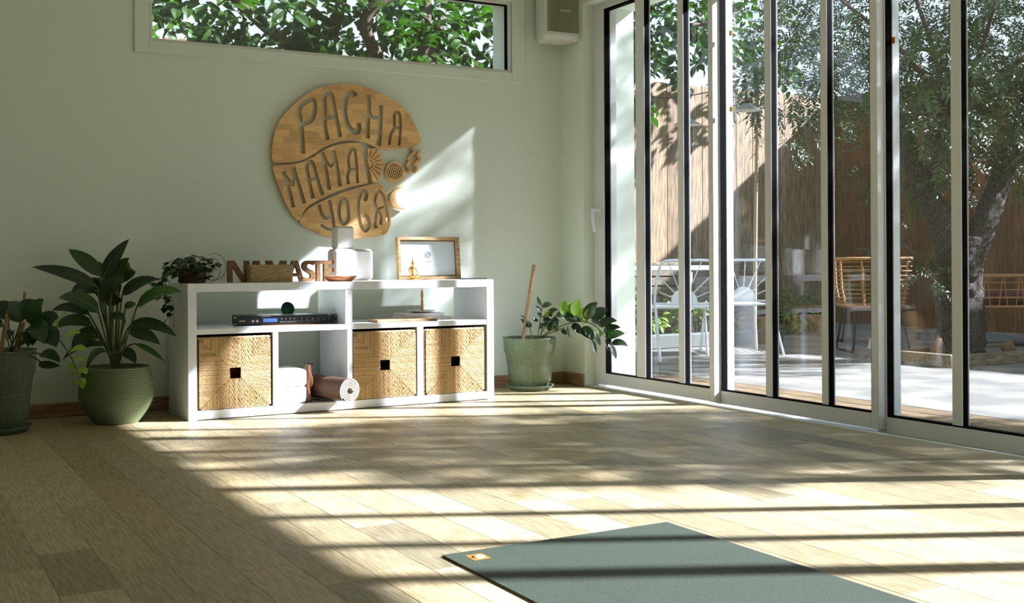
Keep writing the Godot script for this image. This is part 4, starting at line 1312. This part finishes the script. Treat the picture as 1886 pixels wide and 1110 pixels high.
# ---------------------------------------------------------------- speaker and exercise mat
func small_room_things() -> void:
	var t := thing("wall_speaker", "white wall speaker with a grey green grille high up beside the doors", "speaker", Vector3(-0.112, 2.145, 0.12))
	t.rotation.y = -0.05
	var hw := 0.118
	var st := new_st()    # cabinet with a bowed front, extruded upwards
	var ring := []
	for i in 13:
		var u := -1.0 + i / 6.0
		ring.append(Vector2(u * hw, 0.075 + 0.022 * (1 - u * u)))
	ring.append_array([Vector2(hw, 0.055), Vector2(0.085, -0.085), Vector2(-0.085, -0.085), Vector2(-hw, 0.055)])
	var y0 := -0.178
	var y1 := 0.22
	for i in ring.size():
		var a: Vector2 = ring[i]
		var b: Vector2 = ring[(i + 1) % ring.size()]
		poly_out(st, [Vector3(a.x, y0, a.y), Vector3(b.x, y0, b.y), Vector3(b.x, y1, b.y), Vector3(a.x, y1, a.y)], Vector3(0, 0, 0))
		poly_out(st, [Vector3(0, y1, 0), Vector3(a.x, y1, a.y), Vector3(b.x, y1, b.y)], Vector3.ZERO)
		var c0 := Vector3(a.x * 0.9, y0 - 0.022, a.y * 0.85)
		var c1 := Vector3(b.x * 0.9, y0 - 0.022, b.y * 0.85)
		poly_out(st, [Vector3(a.x, y0, a.y), Vector3(b.x, y0, b.y), c1, c0], Vector3.ZERO)
		poly_out(st, [Vector3(0, y0 - 0.022, 0), c0, c1], Vector3.ZERO)
	obj("cabinet", st, M.speaker, t)
	st = new_st()
	for i in 46:          # grille of fine upright wires, bowed like the front
		var u := -0.92 + i * 1.84 / 45.0
		var z := 0.075 + 0.022 * (1 - u * u) + 0.004
		bx(st, Vector3(u * 0.108 - 0.0016, y0 + 0.018, z - 0.0035), Vector3(u * 0.108 + 0.0016, y1 - 0.01, z))
	obj("grille", st, M.grille, t)
	st = new_st()
	for i in 12:
		var u := -0.95 + i * 1.9 / 12.0
		var u2 := -0.95 + (i + 1) * 1.9 / 12.0
		quad(st, Vector3(u * 0.108, y0 + 0.016, 0.0762 + 0.022 * (1 - u * u)), Vector3(u2 * 0.108, y0 + 0.016, 0.0762 + 0.022 * (1 - u2 * u2)), Vector3(u2 * 0.108, y1 - 0.008, 0.0762 + 0.022 * (1 - u2 * u2)), Vector3(u * 0.108, y1 - 0.008, 0.0762 + 0.022 * (1 - u * u)))
	obj("grille_cloth", st, mat(Color(0.36, 0.35, 0.28), 0.9), t)
	letter("BOSE", -0.029, 0.033, -0.048, 0.0105, 0.1005, 0.003, M.speaker, t, "badge", 0.35)
	box_obj("bracket", Vector3(-0.04, -0.05, -0.119), Vector3(0.04, 0.05, -0.0855), 0.003, M.speaker, t)

	t = thing("exercise_mat", "dark grey green exercise mat lying flat on the sunlit floor in the foreground", "mat", Vector3(-1.98, 0, 3.135))
	box_obj("mat_top", Vector3(-0.334, 0.0015, 0), Vector3(0.334, 0.0052, 1.83), 0.0012, M.mat_green, t)
	box_obj("mat_underside", Vector3(-0.333, 0.0002, 0.001), Vector3(0.333, 0.0014, 1.829), 0.0, M.mat_edge_orange, t)
	var lg := box_obj("logo", Vector3(-0.290, 0.00525, 0.037), Vector3(-0.247, 0.0056, 0.085), 0.0, M.orange, t)
	var st2 := new_st()
	lathe(st2, [Vector2(0.016, 0), Vector2(0.016, 0.0006), Vector2(0.0, 0.0006)], 24, Transform3D(Basis.IDENTITY, Vector3(-0.2685, 0.0055, 0.061)))
	obj("logo_disc", st2, M.paper, lg)
	st2 = new_st()
	for i in 8:
		var a := TAU * i / 8
		bx(st2, Vector3(-0.001, 0, 0.004), Vector3(0.001, 0.0004, 0.012), 0.0, Transform3D(Basis(Vector3.UP, a), Vector3(-0.2685, 0.0061, 0.061)))
	obj("logo_mark", st2, M.orange, lg)

# ---------------------------------------------------------------- garden beyond the doors
func twig_mesh(n: int, ln: float, lw: float, span: float, round_leaf: bool) -> ArrayMesh:
	var st := new_st()
	for i in n:
		var f := (i + 1.0) / n
		var base := Vector3(0, 0, span * f)
		var a := (PI if i % 2 else 0.0) + rng.randf_range(-0.9, 0.9)
		var dir := Vector3(cos(a) * 0.9, rng.randf_range(-0.35, 0.5), rng.randf_range(0.25, 0.9)).normalized()
		if i == n - 1:
			dir = Vector3(0, 0.1, 1).normalized()
		var l := ln * rng.randf_range(0.7, 1.15)
		var side := dir.cross(Vector3(rng.randf_range(-0.4, 0.4), 1, rng.randf_range(-0.4, 0.4))).normalized()
		var up := side.cross(dir).normalized()
		var stalk := base + dir * l * (0.25 if round_leaf else 0.03)
		var tip := stalk + dir * l - Vector3(0, l * (0.22 if round_leaf else 0.05), 0)
		var w := lw * rng.randf_range(0.8, 1.15)
		var pts := [[0.0, 0.02], [0.22, 0.8], [0.5, 1.0], [0.78, 0.62], [1.0, 0.0]]
		var last := []
		for p in pts:
			var c: Vector3 = stalk.lerp(tip, p[0]) + up * l * 0.10 * sin(PI * p[0])
			var row := [c - side * w * 0.5 * p[1] + up * w * 0.12 * p[1], c, c + side * w * 0.5 * p[1] + up * w * 0.12 * p[1]]
			if last.size():
				for k in 2:
					quad(st, last[k], last[k + 1], row[k + 1], row[k])
			last = row
	st.generate_normals()
	return st.commit()

func canopy(parent: Node, called: String, mesh: Mesh, m: Material, blobs: Array, seed_: int, droop := 0.2, tint := 0.35) -> void:
	var g := RandomNumberGenerator.new()
	g.seed = seed_
	var total := 0
	for b in blobs:
		total += b[2]
	var mm := MultiMesh.new()
	mm.transform_format = MultiMesh.TRANSFORM_3D
	mm.use_colors = true
	mm.mesh = mesh
	mm.instance_count = total
	var k := 0
	for b in blobs:
		for i in b[2]:
			var d := Vector3(g.randfn(), g.randfn(), g.randfn()).normalized()
			var p: Vector3 = b[0] + d * pow(g.randf(), 0.45) * b[1]
			var z := (d + Vector3(g.randf_range(-0.8, 0.8), g.randf_range(-0.8, 0.7) - droop, g.randf_range(-0.8, 0.8))).normalized()
			var x := Vector3.UP.cross(z)
			x = x.normalized() if x.length() > 0.05 else Vector3.RIGHT
			var bs := Basis(x, z.cross(x), z).rotated(z, g.randf_range(-0.7, 0.7)).scaled(Vector3.ONE * g.randf_range(0.75, 1.2))
			mm.set_instance_transform(k, Transform3D(bs, p))
			var v := 1.0 - tint * g.randf()
			mm.set_instance_color(k, Color(v * g.randf_range(0.85, 1.1), v, v * g.randf_range(0.75, 1.0)))
			k += 1
	var o := MultiMeshInstance3D.new()
	o.multimesh = mm
	o.material_override = m
	o.name = called
	parent.add_child(o, true)
	o.set_meta("kind", "stuff")

func trunk(parent: Node, called: String, pts: Array, r0: float, r1: float, m: Material, wob := 0.12, sides := 14) -> void:
	var s := smooth(pts, 6 if wob > 0 else 16)
	var rr := []
	for i in s.size():
		rr.append(lerpf(r0, r1, float(i) / (s.size() - 1)) * (rng.randf_range(0.94, 1.06) if wob > 0 else 1.0))
	var st := new_st()
	tube(st, s, rr, sides, wob)
	obj(called, st, m, parent)

func garden() -> void:
	rng.seed = 77
	# ground, deck boards along the doors, raised bed
	struct("terrace", box_mesh(Vector3(0.97, -0.25, -4.0), Vector3(6.2, -0.02, 9.0)), M.terrace, "pale sunlit terrace floor outside the doors")
	struct("gravel_ground", box_mesh(Vector3(-6.5, -0.25, -4.0), Vector3(0.97, -0.03, -0.2)), M.gravel, "gravel ground behind the room")
	struct("gravel_bed", box_mesh(Vector3(0.35, -0.25, -0.2), Vector3(0.97, -0.08, 9.0)), M.gravel, "gravel ground under the wooden deck boards")
	var deck := thing("deck", "strip of wooden deck boards along the foot of the sliding doors outside", "deck", Vector3(0.36, -0.02, 0))
	for i in 4:
		var st := new_st()
		var x := i * 0.152
		bx(st, Vector3(x, -0.028, -0.19), Vector3(x + 0.145, 0, 5.5), 0.004)
		obj("deck_board", st, M.deck[i % 3], deck)
	fences()
	var bed := thing("raised_bed", "low raised bed edged with weathered timber round the olive tree", "bed", Vector3(2.75, -0.02, -0.16))
	box_obj("edging", Vector3(0.0, 0, 0.0), Vector3(0.07, 0.085, 0.62), 0.006, M.timber, bed)
	box_obj("edging", Vector3(0.0705, 0, 0.55), Vector3(1.35, 0.08, 0.62), 0.006, M.timber, bed)
	box_obj("edging", Vector3(0.0705, 0, 0.0), Vector3(1.35, 0.08, 0.06), 0.006, M.timber, bed)
	box_obj("bed_soil", Vector3(0.0705, 0.0, 0.0605), Vector3(1.35, 0.050, 0.5495), 0.0, M.gravel, bed)
	for k in 2:
		var o := new_st()
		var prof := [Vector2(0, 0), Vector2(0.055, 0.0), Vector2(0.068, 0.02), Vector2(0.048, 0.06), Vector2(0.018, 0.10), Vector2(0, 0.105)]
		lathe(o, prof, 9, Transform3D(Basis(Vector3(0.3, 1, 0.2).normalized(), 0.7).scaled(Vector3(1.0, 1.1 if k == 0 else 0.8, 0.7)), Vector3.ZERO))
		var s := obj("stone", o, M.stone)
		s.position = [Vector3(2.99, 0.045, 0.16), Vector3(3.60, 0.045, 0.26)][k]
		tag(s, ["pointed reddish stone at the left foot of the olive trunk", "rounded brown stone at the right foot of the olive trunk"][k], "stone", "stones beside the olive trunk")
	# olive tree in view
	var ol := twig_mesh(15, 0.062, 0.0135, 0.17, false)
	var t := thing("olive_tree", "gnarled olive tree with a forked trunk and fine silvery leaves in the raised bed", "tree", Vector3(3.30, 0.03, 0.10))
	trunk(t, "trunk", [Vector3(0.0, 0.0, 0.0), Vector3(0.0, 0.30, 0.0), Vector3(-0.01, 0.62, -0.01), Vector3(0.0, 0.84, 0.0)], 0.168, 0.150, M.bark, -0.16, 44)
	trunk(t, "bough", [Vector3(-0.05, 0.66, -0.02), Vector3(-0.13, 0.95, -0.07), Vector3(-0.24, 1.22, -0.14), Vector3(-0.34, 1.55, -0.2), Vector3(-0.45, 2.2, -0.3)], 0.105, 0.045, M.bark, -0.16, 30)
	trunk(t, "bough", [Vector3(0.05, 0.66, 0.03), Vector3(0.15, 0.95, 0.09), Vector3(0.27, 1.25, 0.13), Vector3(0.42, 1.7, 0.2), Vector3(0.5, 2.3, 0.3)], 0.105, 0.045, M.bark, -0.16, 30)
	trunk(t, "branch", [Vector3(-0.10, 0.42, -0.06), Vector3(-0.22, 0.62, -0.10), Vector3(-0.42, 0.80, -0.15), Vector3(-0.5, 1.05, -0.2)], 0.012, 0.004, M.branch, 0.05, 6)
	trunk(t, "branch", [Vector3(-0.12, 0.35, 0.05), Vector3(-0.30, 0.50, 0.05), Vector3(-0.46, 0.62, 0.05)], 0.009, 0.003, M.branch, 0.05, 6)
	for k in 9:
		var a := k * 0.72
		trunk(t, "branch", [Vector3(-0.2 + 0.05 * k, 1.3 + 0.08 * k, -0.1), Vector3(0.4 * cos(a), 1.9 + 0.05 * k, 0.4 * sin(a)), Vector3(0.9 * cos(a), 2.4 + rng.randf_range(-0.3, 0.4), 0.9 * sin(a))], 0.03, 0.008, M.branch, 0.05, 7)
	canopy(t, "foliage", ol, M.olive_leaf, [
		[Vector3(-0.20, 2.45, 0.10), Vector3(1.2, 0.95, 1.15), 1100], [Vector3(-0.65, 1.85, 0.35), Vector3(0.65, 0.5, 0.6), 260], [Vector3(0.40, 1.95, 0.55), Vector3(0.85, 0.75, 0.8), 520],
		[Vector3(-0.45, 2.5, -1.1), Vector3(0.75, 0.75, 0.7), 380], [Vector3(-0.2, 2.15, -1.55), Vector3(0.6, 0.6, 0.5), 110], [Vector3(0.2, 1.5, -0.35), Vector3(0.75, 0.4, 0.6), 170],
		[Vector3(0.75, 1.35, 0.30), Vector3(0.4, 0.25, 0.4), 60], [Vector3(-0.45, 0.72, -0.12), Vector3(0.10, 0.14, 0.08), 12], [Vector3(-0.38, 0.56, 0.05), Vector3(0.16, 0.06, 0.1), 12], [Vector3(-0.45, 1.05, -0.2), Vector3(0.1, 0.14, 0.1), 9],
		[Vector3(-0.1, 3.35, 1.58), Vector3(0.9, 1.2, 0.40), 1000]], 501)
	# second olive, out of the frame to the right; its shade falls across the floor
	t = thing("olive_tree", "second olive tree outside the picture on the right that shades the floor", "tree", Vector3(2.45, -0.02, 3.75))
	trunk(t, "trunk", [Vector3(0, 0, 0), Vector3(0.04, 0.6, 0.0), Vector3(-0.05, 1.3, -0.1), Vector3(-0.15, 2.2, -0.2)], 0.12, 0.05, M.bark, 0.1, 16)
	canopy(t, "foliage", ol, M.olive_leaf, [[Vector3(-0.25, 2.22, -0.22), Vector3(1.0, 1.05, 0.82), 2500], [Vector3(0.1, 3.0, -1.4), Vector3(0.9, 0.5, 0.6), 26], [Vector3(-0.4, 1.75, -0.6), Vector3(0.6, 0.5, 0.45), 160]], 502)
	# broad-leafed trees behind the back wall and over the fence
	var fig := twig_mesh(8, 0.105, 0.062, 0.24, true)
	t = thing("broadleaf_tree", "broad leafed green tree with dark boughs seen through the long high window", "tree", Vector3(-0.1, -0.03, -1.75))
	trunk(t, "trunk", [Vector3(0, 0, 0), Vector3(0.03, 1.5, 0.02), Vector3(0.0, 2.4, 0.1), Vector3(0.05, 3.4, 0.1)], 0.075, 0.035, M.branch, 0.06, 12)
	trunk(t, "bough", [Vector3(0.02, 1.7, 0.02), Vector3(-0.55, 2.28, 0.35), Vector3(-0.32, 2.55, 0.45), Vector3(-0.1, 2.8, 0.5)], 0.05, 0.025, M.branch, 0.06, 10)
	trunk(t, "bough", [Vector3(0.02, 1.6, 0.02), Vector3(-0.7, 2.1, -0.2), Vector3(-1.35, 2.55, -0.1), Vector3(-1.7, 3.0, 0.0)], 0.055, 0.03, M.branch, 0.06, 10)
	trunk(t, "bough", [Vector3(0.02, 1.9, 0.02), Vector3(0.25, 2.4, -0.2), Vector3(0.4, 3.2, -0.2)], 0.04, 0.02, M.branch, 0.06, 10)
	trunk(t, "bough", [Vector3(-0.7, 2.0, -0.2), Vector3(-0.62, 2.5, 0.1), Vector3(-0.6, 3.2, 0.1)], 0.045, 0.03, M.branch, 0.06, 10)
	canopy(t, "foliage", fig, M.fig_leaf, [[Vector3(-1.5, 2.45, -0.1), Vector3(0.95, 0.50, 0.6), 105], [Vector3(-0.4, 2.50, -0.2), Vector3(0.95, 0.5, 0.6), 125], [Vector3(0.75, 2.6, -0.5), Vector3(0.85, 0.55, 0.7), 135], [Vector3(-2.35, 2.45, 0.1), Vector3(0.6, 0.45, 0.5), 60], [Vector3(-0.3, 2.2, 0.25), Vector3(1.4, 0.25, 0.3), 70]], 601, 0.25, 0.55)
	t = thing("broadleaf_tree", "broad leafed tree hanging over the sunlit fence seen through the first door panel", "tree", Vector3(2.2, -0.02, -3.6))
	trunk(t, "bough", [Vector3(0.02, 2.0, 0.05), Vector3(0.6, 2.7, 0.25), Vector3(1.3, 3.05, 0.3), Vector3(2.3, 3.1, 0.2)], 0.035, 0.012, M.branch, 0.06, 8)
	trunk(t, "trunk", [Vector3(0, 0, 0), Vector3(0.05, 1.5, 0.02), Vector3(0.0, 2.6, 0.1), Vector3(0.1, 3.6, 0.1)], 0.05, 0.03, M.branch, 0.06, 10)
	canopy(t, "foliage", fig, M.fig_leaf, [[Vector3(1.0, 3.15, 0.33), Vector3(0.75, 0.55, 0.5), 120], [Vector3(0.65, 2.55, 0.23), Vector3(0.30, 0.34, 0.2), 26], [Vector3(1.85, 3.2, 0.18), Vector3(0.7, 0.5, 0.4), 55], [Vector3(2.6, 2.9, 0.08), Vector3(0.6, 0.5, 0.3), 28]], 602, 0.3, 0.5)
	# shrubs at the foot of the rear fence
	var bl := twig_mesh(7, 0.075, 0.045, 0.14, true)
	for k in 3:
		t = thing("shrub", ["yellow green shrub behind the sun back chair", "dark low shrub left of the yellow green one", "low shrub at the foot of the shaded fence"][k], "shrub", [Vector3(2.85, -0.02, -2.32), Vector3(2.05, -0.02, -2.32), Vector3(4.6, -0.02, -2.9)][k])
		for j in 4:
			trunk(t, "stem", [Vector3(0, 0, 0), Vector3(0.08 * cos(j * 1.6), 0.15, 0.08 * sin(j * 1.6)), Vector3(0.2 * cos(j * 1.6), 0.24, 0.2 * sin(j * 1.6))], 0.008, 0.003, M.branch, 0.0, 6)
		canopy(t, "foliage", bl, M.bush_leaf, [[Vector3(0, 0.19, 0), Vector3(0.30, 0.14, 0.24), 60]], 700 + k, 0.1, [0.25, 0.75, 0.7][k])
	var kerb := box_obj("concrete_kerb", Vector3(-0.8, 0, -0.06), Vector3(1.2, 0.115, 0.06), 0.008, M.concrete)
	kerb.position = Vector3(2.3, -0.02, -1.98)
	tag(kerb, "low concrete kerb in front of the shrubs", "kerb")
	outdoor_furniture()

func fences() -> void:
	var g := RandomNumberGenerator.new()
	g.seed = 3
	var t := thing("board_fence", "tall sunlit board fence behind the garden crossed by a slanting shadow", "fence", Vector3(0, -0.02, -4.0))
	var w := 0.236
	for i in 41:
		var x := -3.5 + i * w
		var st := new_st()
		bx(st, Vector3(x + 0.0025, 0, -0.025), Vector3(x + w - 0.0025, 2.60 + g.randf_range(-0.006, 0.006), g.randf_range(-0.003, 0.003)), 0.004)
		obj("board", st, M.fence[g.randi_range(0, 5)], t)
	for y in [0.4, 1.3, 2.2]:
		box_obj("rail", Vector3(-3.5, y, -0.075), Vector3(6.15, y + 0.09, -0.026), 0.003, M.fence[1], t)
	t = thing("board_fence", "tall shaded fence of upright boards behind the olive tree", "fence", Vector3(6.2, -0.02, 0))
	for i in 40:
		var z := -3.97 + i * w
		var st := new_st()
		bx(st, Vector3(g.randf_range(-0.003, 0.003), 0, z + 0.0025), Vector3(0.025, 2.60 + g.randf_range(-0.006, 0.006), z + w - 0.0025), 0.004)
		obj("board", st, M.fence_shaded[g.randi_range(0, 3)], t)
	for y in [0.4, 1.3, 2.2]:
		box_obj("rail", Vector3(0.026, y, -3.97), Vector3(0.075, y + 0.09, 5.4), 0.003, M.fence[1], t)

func sun_chair(label: String, at: Vector3, turn: float) -> Node3D:
	var t := thing("metal_chair", label, "chair", at, turn, "white metal garden chairs")
	var w := 0.222
	var st := new_st()
	tube(st, smooth([Vector3(-w, 0.385, 0.0), Vector3(-w * 0.97, 0.52, 0.02), Vector3(-w * 0.86, 0.665, 0.045), Vector3(-w * 0.66, 0.722, 0.052), Vector3(0, 0.728, 0.055), Vector3(w * 0.86, 0.722, 0.052), Vector3(w * 0.98, 0.68, 0.045), Vector3(w * 0.94, 0.52, 0.02), Vector3(w * 0.90, 0.385, 0.0)], 5), 0.0105, 10)
	obj("back_frame", st, M.chair_white, t)
	st = new_st()
	for s in 2:
		for i in 16:
			var a := PI * i / 16
			var b := PI * (i + 1) / 16
			var z := -0.004 + 0.008 * s
			var tr := [Vector3(-0.005, 0.42, z), Vector3(-0.005 + 0.095 * cos(a), 0.42 + 0.105 * sin(a), z), Vector3(-0.005 + 0.095 * cos(b), 0.42 + 0.105 * sin(b), z)]
			poly_out(st, tr, Vector3(0, 0.45, 0))
			if s == 0:
				poly_out(st, [tr[1], tr[2], tr[2] + Vector3(0, 0, 0.008), tr[1] + Vector3(0, 0, 0.008)], Vector3(0, 0.42, 0))
	obj("half_disc", st, M.chair_white, t)
	for k in 7:
		var a := 0.42 + k * (PI - 0.84) / 6.0
		var d := Vector3(cos(a), sin(a), 0)
		var e := 1.0
		var far := minf(0.185 / maxf(absf(d.x), 0.01), 0.305 / d.y)
		tube_obj("ray", [Vector3(-0.005, 0.42, 0.0) + d * 0.098, Vector3(-0.005, 0.42, 0.0) + d * far * e + Vector3(0, 0, 0.045 * d.y)], 0.0042, M.chair_white, t, 6)
	tube_obj("cross_bar", [Vector3(-w, 0.415, 0.0), Vector3(w * 0.92, 0.415, 0.0)], 0.008, M.chair_white, t, 8)
	st = new_st()
	bx(st, Vector3(-w - 0.005, 0.378, -0.40), Vector3(w, 0.392, 0.004), 0.006)
	obj("seat", st, M.chair_white, t)
	tube_obj("seat_rim", smooth([Vector3(-w, 0.38, 0.0), Vector3(-w - 0.01, 0.38, -0.2), Vector3(-w + 0.01, 0.38, -0.40), Vector3(0, 0.38, -0.42), Vector3(w - 0.01, 0.38, -0.40), Vector3(w + 0.01, 0.38, -0.2), Vector3(w * 0.92, 0.38, 0.0)], 4), 0.010, M.chair_white, t, 8)
	for s in [-1.0, 1.0]:
		tube_obj("leg", [Vector3(s * w * 0.96, 0.385, 0.0), Vector3(s * w * 1.12 + (0.06 if s < 0 else 0.04), 0.0, 0.06)], 0.010, M.chair_white, t, 8)
		tube_obj("leg", [Vector3(s * w * 0.9, 0.378, -0.36), Vector3(s * w * 1.05, 0.0, -0.40)], 0.010, M.chair_white, t, 8)
	return t

func rattan_chair(label: String, at: Vector3, turn: float, m: Material, scale_ := 1.0) -> Node3D:
	var t := thing("rattan_chair", label, "chair", at, turn, "open rattan garden chairs")
	t.scale = Vector3.ONE * scale_
	var hw := 0.285
	# wrapped tub: back towards local +z, sides run to -z
	var path := func(y: float, inset: float) -> Array:
		var r := hw - inset
		return smooth([Vector3(-r, y, -0.38), Vector3(-r * 1.02, y, -0.15), Vector3(-r * 0.97, y, 0.03), Vector3(-r * 0.78, y, 0.115), Vector3(0, y, 0.14), Vector3(r * 0.78, y, 0.115), Vector3(r * 0.97, y, 0.03), Vector3(r * 1.02, y, -0.15), Vector3(r, y, -0.38)], 5)
	for k in 10:
		var f := k / 9.0
		tube_obj("rod", path.call(0.40 + 0.33 * f, 0.05 * (1 - f) * (1 - f)), 0.0042, m, t, 6)
	tube_obj("top_rim", path.call(0.755, 0.0), 0.014, m, t, 8)
	tube_obj("seat_rim", path.call(0.375, 0.055), 0.012, m, t, 8)
	for p in [[-0.255, -0.26], [-0.27, -0.05], [-0.15, 0.125], [0.0, 0.142], [0.15, 0.125], [0.27, -0.05], [0.255, -0.26]]:
		tube_obj("post", [Vector3(p[0] * 0.86, 0.37, p[1] * 0.92), Vector3(p[0] * 0.97, 0.52, p[1]), Vector3(p[0] * 1.02, 0.755, p[1] * 1.0)], 0.0095, m, t, 7)
	var st := new_st()
	bx(st, Vector3(-0.225, 0.355, -0.38), Vector3(0.225, 0.372, 0.09), 0.006)
	obj("seat", st, m, t)
	for s in [-1.0, 1.0]:
		tube_obj("leg", smooth([Vector3(s * 0.19, 0.35, 0.07), Vector3(s * 0.205, 0.18, 0.09), Vector3(s * 0.225, 0.012, 0.11), Vector3(s * 0.225, 0.012, -0.10), Vector3(s * 0.22, 0.012, -0.34), Vector3(s * 0.20, 0.18, -0.33), Vector3(s * 0.19, 0.35, -0.32)], 4), 0.010, M.metal_dark, t, 8)
	return t

func outdoor_furniture() -> void:
	sun_chair("white metal chair with half sun and rays in its back, through the first door", Vector3(1.63, -0.02, -0.94), -0.516)
	sun_chair("second white metal garden chair, seen through the left side of the second door panel", Vector3(2.33, -0.02, -1.10), -0.40)
	# white garden table
	var t := thing("garden_table", "white garden table behind the sun back chair", "table", Vector3(2.72, -0.02, -3.0), -0.12)
	var st := new_st()
	bx(st, Vector3(-0.75, 0.635, -0.30), Vector3(0.75, 0.68, 0.30), 0.008)
	obj("tabletop", st, M.chair_white, t)
	for sx in [-1.0, 1.0]:
		for sz in [-1.0, 1.0]:
			box_obj("leg", Vector3(sx * 0.70 - 0.02, 0.0, sz * 0.25 - 0.02), Vector3(sx * 0.70 + 0.02, 0.634, sz * 0.25 + 0.02), 0.003, M.chair_white, t)
	# slatted bench against the rear fence
	t = thing("slatted_bench", "brown slatted wooden bench standing in front of the rear fence", "bench", Vector3(3.75, -0.02, -3.58))
	for i in 6:
		box_obj("slat", Vector3(-0.9, 0.10 + i * 0.095, 0.0), Vector3(1.0, 0.18 + i * 0.095, 0.02), 0.004, M.timber, t)
	for x in [-0.88, 0.05, 0.96]:
		box_obj("post", Vector3(x - 0.03, 0.0, -0.05), Vector3(x + 0.03, 0.68, -0.001), 0.004, M.timber, t)
	box_obj("seat_board", Vector3(-0.92, 0.681, -0.40), Vector3(1.02, 0.715, 0.03), 0.005, M.timber, t)
	rattan_chair("rattan garden chair with dark metal legs, left of the olive tree, seen from behind", Vector3(3.37, -0.02, -0.75), -0.516, M.rattan, 0.97)
	rattan_chair("greyish rattan garden chair further back near the shaded fence", Vector3(4.15, -0.02, -1.62), -0.7, M.rattan_grey, 0.84)
	# rattan sofa
	t = thing("rattan_sofa", "low rattan garden sofa with dark red cushion, right of the olive tree", "sofa", Vector3(4.98, 0.0, -0.50), -0.50)
	t.position.y = -0.02
	var hw := 0.62
	for k in 5:
		var y: float = [0.33, 0.405, 0.47, 0.53, 0.585][k]
		var r: float = [0.012, 0.008, 0.005, 0.005, 0.017][k]
		tube_obj("rail", smooth([Vector3(-hw, y, -0.55), Vector3(-hw, y, 0.02), Vector3(-hw + 0.06, y, 0.09), Vector3(0, y, 0.10), Vector3(hw - 0.06, y, 0.09), Vector3(hw, y, 0.02), Vector3(hw, y, -0.55)], 5), r, M.rattan, t, 8)
	for i in 17:
		var x := -hw + 0.05 + i * (2 * hw - 0.1) / 16.0
		tube_obj("spindle", [Vector3(x, 0.335, 0.098), Vector3(x + (0.03 if i % 2 else -0.03), 0.585, 0.102)], 0.0048, M.rattan, t, 6)
	for s in [-1.0, 1.0]:
		for i in 5:
			tube_obj("spindle", [Vector3(s * hw, 0.335, -0.52 + i * 0.12), Vector3(s * hw, 0.585, -0.50 + i * 0.12)], 0.0048, M.rattan, t, 6)
	box_obj("cushion", Vector3(-hw + 0.03, 0.335, -0.54), Vector3(hw - 0.03, 0.445, 0.075), 0.035, M.cushion, t)
	for s in [-1.0, 1.0]:
		tube_obj("leg", smooth([Vector3(s * 0.52, 0.32, 0.03), Vector3(s * 0.50, 0.16, 0.02), Vector3(s * 0.50, 0.05, 0.01), Vector3(s * 0.50, 0.015, -0.05), Vector3(s * 0.50, 0.014, -0.40), Vector3(s * 0.50, 0.05, -0.47), Vector3(s * 0.50, 0.16, -0.48), Vector3(s * 0.52, 0.32, -0.49)], 4), 0.013, M.metal_dark, t, 8)
	tube_obj("sled_bar", [Vector3(-0.50, 0.015, 0.0), Vector3(0.50, 0.015, 0.0)], 0.013, M.metal_dark, t, 8)
	# pendant lamps on a cable
	var cab := thing("lamp_cable", "thin black cable strung across the garden carrying the pendant lamps", "cable", Vector3.ZERO)
	var cp := smooth([Vector3(0.352, 2.10, -0.9), Vector3(1.55, 1.95, -1.30), Vector3(1.85, 1.945, -1.18), Vector3(1.907, 1.95, -0.576), Vector3(2.2, 1.96, -0.4), Vector3(3.02, 2.1, -0.12)], 6)
	tube_obj("cable_run", cp, 0.0045, M.cable, cab, 6)
	for k in 2:
		var p: Vector3 = [Vector3(1.853, 1.725, -1.181), Vector3(1.907, 1.765, -0.576)][k]
		var l := thing("pendant_lamp", ["grey enamel pendant lamp hanging left, seen through the first door panel", "grey enamel pendant lamp hanging right, seen through the second door panel"][k], "lamp", p, 0.0, "pendant lamps in the garden")
		lathe_obj("shade", [Vector2(0.103, 0.0), Vector2(0.104, 0.002), Vector2(0.075, 0.020), Vector2(0.03, 0.045), Vector2(0.016, 0.050), Vector2(0.0, 0.050)], M.lamp_shade, l, 40)
		lathe_obj("shade_inside", [Vector2(0.0, 0.046), Vector2(0.028, 0.041), Vector2(0.073, 0.0175), Vector2(0.1025, 0.0005)], M.lamp_in, l, 40)
		lathe_obj("socket", [Vector2(0.0, 0.0505), Vector2(0.019, 0.0505), Vector2(0.020, 0.085), Vector2(0.012, 0.108), Vector2(0.004, 0.118), Vector2(0.0, 0.118)], M.cable, l, 20)
		tube_obj("wire", [Vector3(0, 0.117, 0), Vector3(0.0, [0.215, 0.180][k], 0)], 0.003, M.cable, l, 6)
		lathe_obj("bulb", [Vector2(0.0, -0.012), Vector2(0.020, -0.002), Vector2(0.024, 0.012), Vector2(0.014, 0.036), Vector2(0.0, 0.040)], M.lamp_in, l, 20)
	# slim pole
	var pole := new_st()
	tube(pole, [Vector3(0, 0, 0), Vector3(0.02, 1.3, 0.01), Vector3(0.05, 2.35, 0.02)], [0.017, 0.015, 0.013], 9)
	var po := obj("bamboo_pole", pole, mat(Color(0.60, 0.53, 0.40), 0.6))
	po.position = Vector3(2.80, -0.02, -1.52)
	tag(po, "slim light bamboo pole standing behind the second white garden chair", "pole")
